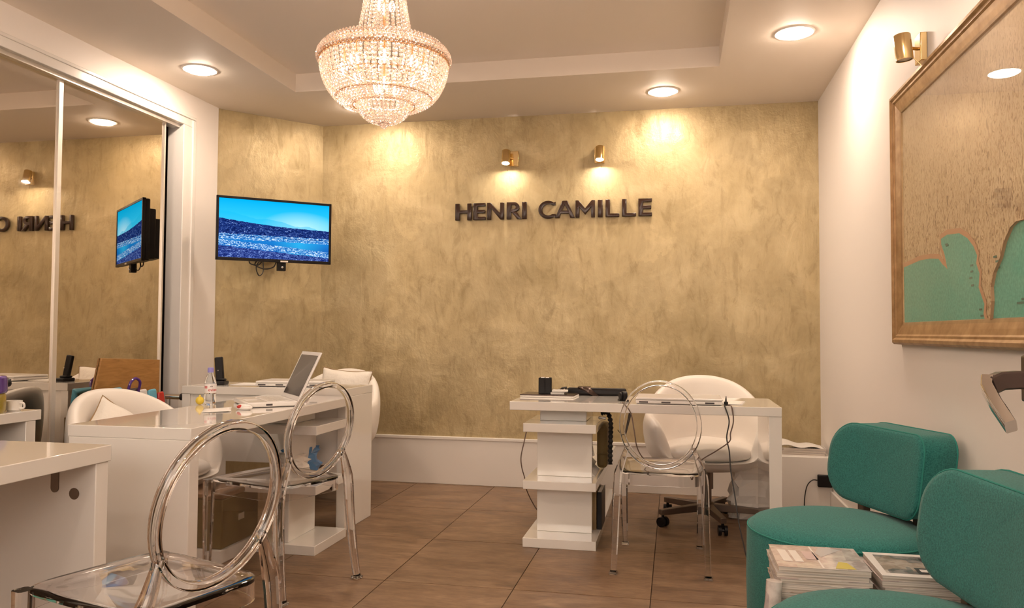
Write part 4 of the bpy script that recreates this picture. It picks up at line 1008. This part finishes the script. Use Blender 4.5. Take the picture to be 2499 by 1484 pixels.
    for i, (z, dy) in enumerate(((.342,.0),(.377,.03),(.412,.01))):
        t = thing('paper_pad', ['white pad lowest of three in the right desk pedestal', 'grey folded pad in the middle of three in the right desk pedestal', 'white pad topmost of three in the right desk pedestal'][i], 'paper pad', (-.50, 4.36+dy, z))
        part('pad', B().add([(-.05,-.12,0),(.085-.02*i,-.12,0),(.085-.02*i,.12,0),(-.05,.12,0),(-.05,-.12,.034),(.05-.02*i,-.12,.034),(.05-.02*i,.12,.034),(-.05,.12,.034)],[(0,3,2,1),(4,5,6,7),(0,1,5,4),(1,2,6,5),(2,3,7,6),(3,0,4,7)]), M['paper'] if i != 1 else M['print_grey'], t, .002)
    tag(part('desk_calendar', B().add([(-.52,4.26,.448),(-.425,4.26,.448),(-.44,4.26,.52),(-.51,4.26,.52),(-.52,4.29,.448),(-.425,4.29,.448),(-.44,4.29,.52),(-.51,4.29,.52)],[(0,1,2,3),(7,6,5,4),(0,4,5,1),(1,5,6,2),(2,6,7,3),(3,7,4,0)]), M['paper'], None, .002), 'pale card standing on the pads in the right desk pedestal', 'card')
    for i, (x, m_, h) in enumerate(((-.455,'bookspine',.235),(-.428,'card',.22),(-.400,'black',.20))):
        t = thing('binder', ['brown binder standing nearest the panel on the pedestal base', 'tan binder standing second on the pedestal base', 'thin black binder standing outermost on the pedestal base'][i], 'binder', (x, 4.28, .048))
        part('pages', B().box(-.010,.010,.002+.01*i,.24,.002,h-.004), M['paper'], t); part('cover', B().box(-.0125,-.010,.0+.01*i,.245,0,h).box(.010,.0125,.01*i,.245,0,h).box(-.0125,.0125,.01*i-.0025,.01*i+.001,0,h), M[m_], t, .001)
right_desk_things()
def crumpled(name, label, cat, loc, w_, d_, h_, m_, seed=1, top=.8):
    rnd = random.Random(seed); n, k = 20, 9
    def f(i, j):
        a = 2*math.pi*i/n; v = j/(k-1); e = .45; ca, sa = math.cos(a), math.sin(a)
        s = 1-(1-top)*v+.06*math.sin(v*3.1); q = rnd.uniform(-.02,.02)
        return (w_/2*math.copysign(abs(ca)**e, ca)*s+q, d_/2*math.copysign(abs(sa)**e, sa)*s+q, h_*v*(1+.03*rnd.uniform(-1,1)))
    b = B().grid(f, n, k, True); b.add([b.v[i*k] for i in range(n)], [tuple(range(n))])
    o = part(name, b, M[m_], None, smooth=False, solid=.002); o.location = loc; return tag(o, label, cat)
crumpled('paper_bag', 'crumpled white paper bag on the floor behind the right desk leg', 'bag', (.475, 5.02, .003), .30, .20, .37, 'paper', 3)
def left_storage():
    # things kept in the pedestal of the left desk
    crumpled('plastic_bag', 'white plastic bag on the shelf of the left desk pedestal', 'bag', (-1.95, 3.79, .343), .16, .12, .13, 'fabric_white', 5)
    crumpled('plastic_bag', 'blue plastic bag on the shelf of the left desk pedestal', 'bag', (-1.97, 3.94, .343), .18, .13, .15, 'blue', 8)
    t = thing('storage_box', 'olive brown box with a label holder under the left desk', 'box', (-2.27, 3.62, 0), R(0))
    part('box_body', B().box(-.14,.14,-.17,.17,.06,.30), M['olivebag'], t, .008); part('label_holder', B().box(.1402,.144,-.025,.025,.17,.20), M['alu'], t); part('lid', B().box(-.145,.145,-.175,.175,.30,.325), M['bookspine'], t, .006)
    part('plinth', B().box(-.15,.15,-.19,.19,0,.06), M['white_mat'], t)
    # beside the mirrored doors
    b = B().prism([(3.66,0),(4.438,0),(4.438,.925),(3.92,.950)], -.006, .006).xf(Matrix(((0,0,1,-3.198),(1,0,0,0),(0,1,0,0),(0,0,0,1))))
    tag(part('wooden_board', b, M['wood'], None, .002), 'plain wooden board leaning on the mirrored door behind the armchair', 'board')
    bx_ = thing('cardboard_box', 'cardboard box on the floor holding bags before the wooden board', 'box', (-3.118, 4.13, 0))
    part('carton', B().box(-.055,.060,-.30,.30,0,.62), M['card'], bx_, .003)
    def bag(label, y, w_, h, m_, x=-3.125, handle=None):
        t = thing('carrier_bag', label, 'bag', (x, y, .62))
        part('bag_body', B().add([(-.03,-w_/2,0),(.03,-w_/2,0),(.03,w_/2,0),(-.03,w_/2,0),(-.012,-w_/2*.9,h*.85),(.014,-w_/2*.95,h),(.012,w_/2*.95,h*.97),(-.012,w_/2*.9,h)],[(0,3,2,1),(4,5,6,7),(0,1,5,4),(1,2,6,5),(2,3,7,6),(3,0,4,7)]), M[m_], t, .01, 3)
        if handle:
            part('bag_handle', B().tube(bez([(.016,-w_*.3,h*.8),(.03,-w_*.28,h+.03),(.03,0,h+.055),(.03,w_*.28,h+.03),(.016,w_*.3,h*.8)], 6), .008, 8), M[handle], t)
        return t
    bag('light blue carrier bag, leftmost of the bags before the board', 3.91, .19, .165, 'bluelight')
    bag('purple handled dark bag in the middle of the bags before the board', 4.055, .15, .155, 'print_dark', -3.105, 'purple')
    bag('black and white striped bag right of the purple handled one', 4.175, .09, .140, 'print_white')
    bag('bright blue bag second from the right before the board', 4.265, .085, .135, 'bluelight')
    bag('red bag at the right end of the bags before the board', 4.335, .06, .115, 'red', -3.115)
    st = B()
    t = thing('chrome_tube', 'chrome tube with a black end cap by the short desk', 'tube', (-2.93, 4.21, .715))
    part('tube', B().cyl((-.05,0,0),(.05,.0,.0),.016,n=16), M['chrome'], t); part('end_cap', B().cyl((.05,0,0),(.066,0,0),.021,n=16), M['black'], t)
    part('stand_rod', B().cyl((-.03,0,-.715),(-.03,0,-.01),.008,n=8).lathe([(.07,-.715),(.07,-.70),(.01,-.69)], 20, (-.03,0,0)), M['chrome'], t)
    # on the narrow desk
    t = thing('storage_jar', 'olive jar with a purple lid on the narrow desk at the left edge', 'jar', (-2.90, 2.88, .75))
    part('jar_body', B().lathe([(.06,0),(.066,.01),(.066,.075),(.06,.083)], 24), M['olive'], t); part('lid', B().lathe([(.064,.083),(.07,.09),(.07,.15),(.062,.160)], 24), M['purple'], t, .004)
    part('lid_clip', B().cyl((.0,.066,.12),(.0,.10,.125),.02,n=10), M['black'], t)
    t = thing('mug', 'white mug on the narrow desk beside the jar', 'mug', (-2.87, 2.985, .75))
    part('mug_body', B().lathe([(.001,.004),(.024,.0),(.031,.006),(.033,.045),(.031,.046),(.029,.010),(.001,.008)], 24, cap=False), M['white_gloss'], t); part('handle', B().tube(bez([(.03,0,.036),(.05,0,.034),(.052,0,.016),(.031,0,.012)], 5), .0045, 8), M['white_gloss'], t)
left_storage()
def corner_plug():
    t = thing('wall_adapter', 'black power adapter with a thin cord in the corner behind the teal chair', 'adapter', (.91, 5.19, .20))
    part('adapter_body', B().box(-.045,.04,-.02,.012,-.035,.04), M['black'], t, .006)
    part('cord', B().tube(bez([(-.045,0,.005),(-.075,0,.004),(-.105,0,-.03),(-.12,0,-.10),(-.125,0,-.195)], 8), .0032, 6), M['cord'], t)
    o = part('wall_socket', B().box(.87,.945,5.195,5.204,.155,.235), M['white_mat'], None, .003); tag(o, 'white wall socket behind the black power adapter', 'socket')
corner_plug()
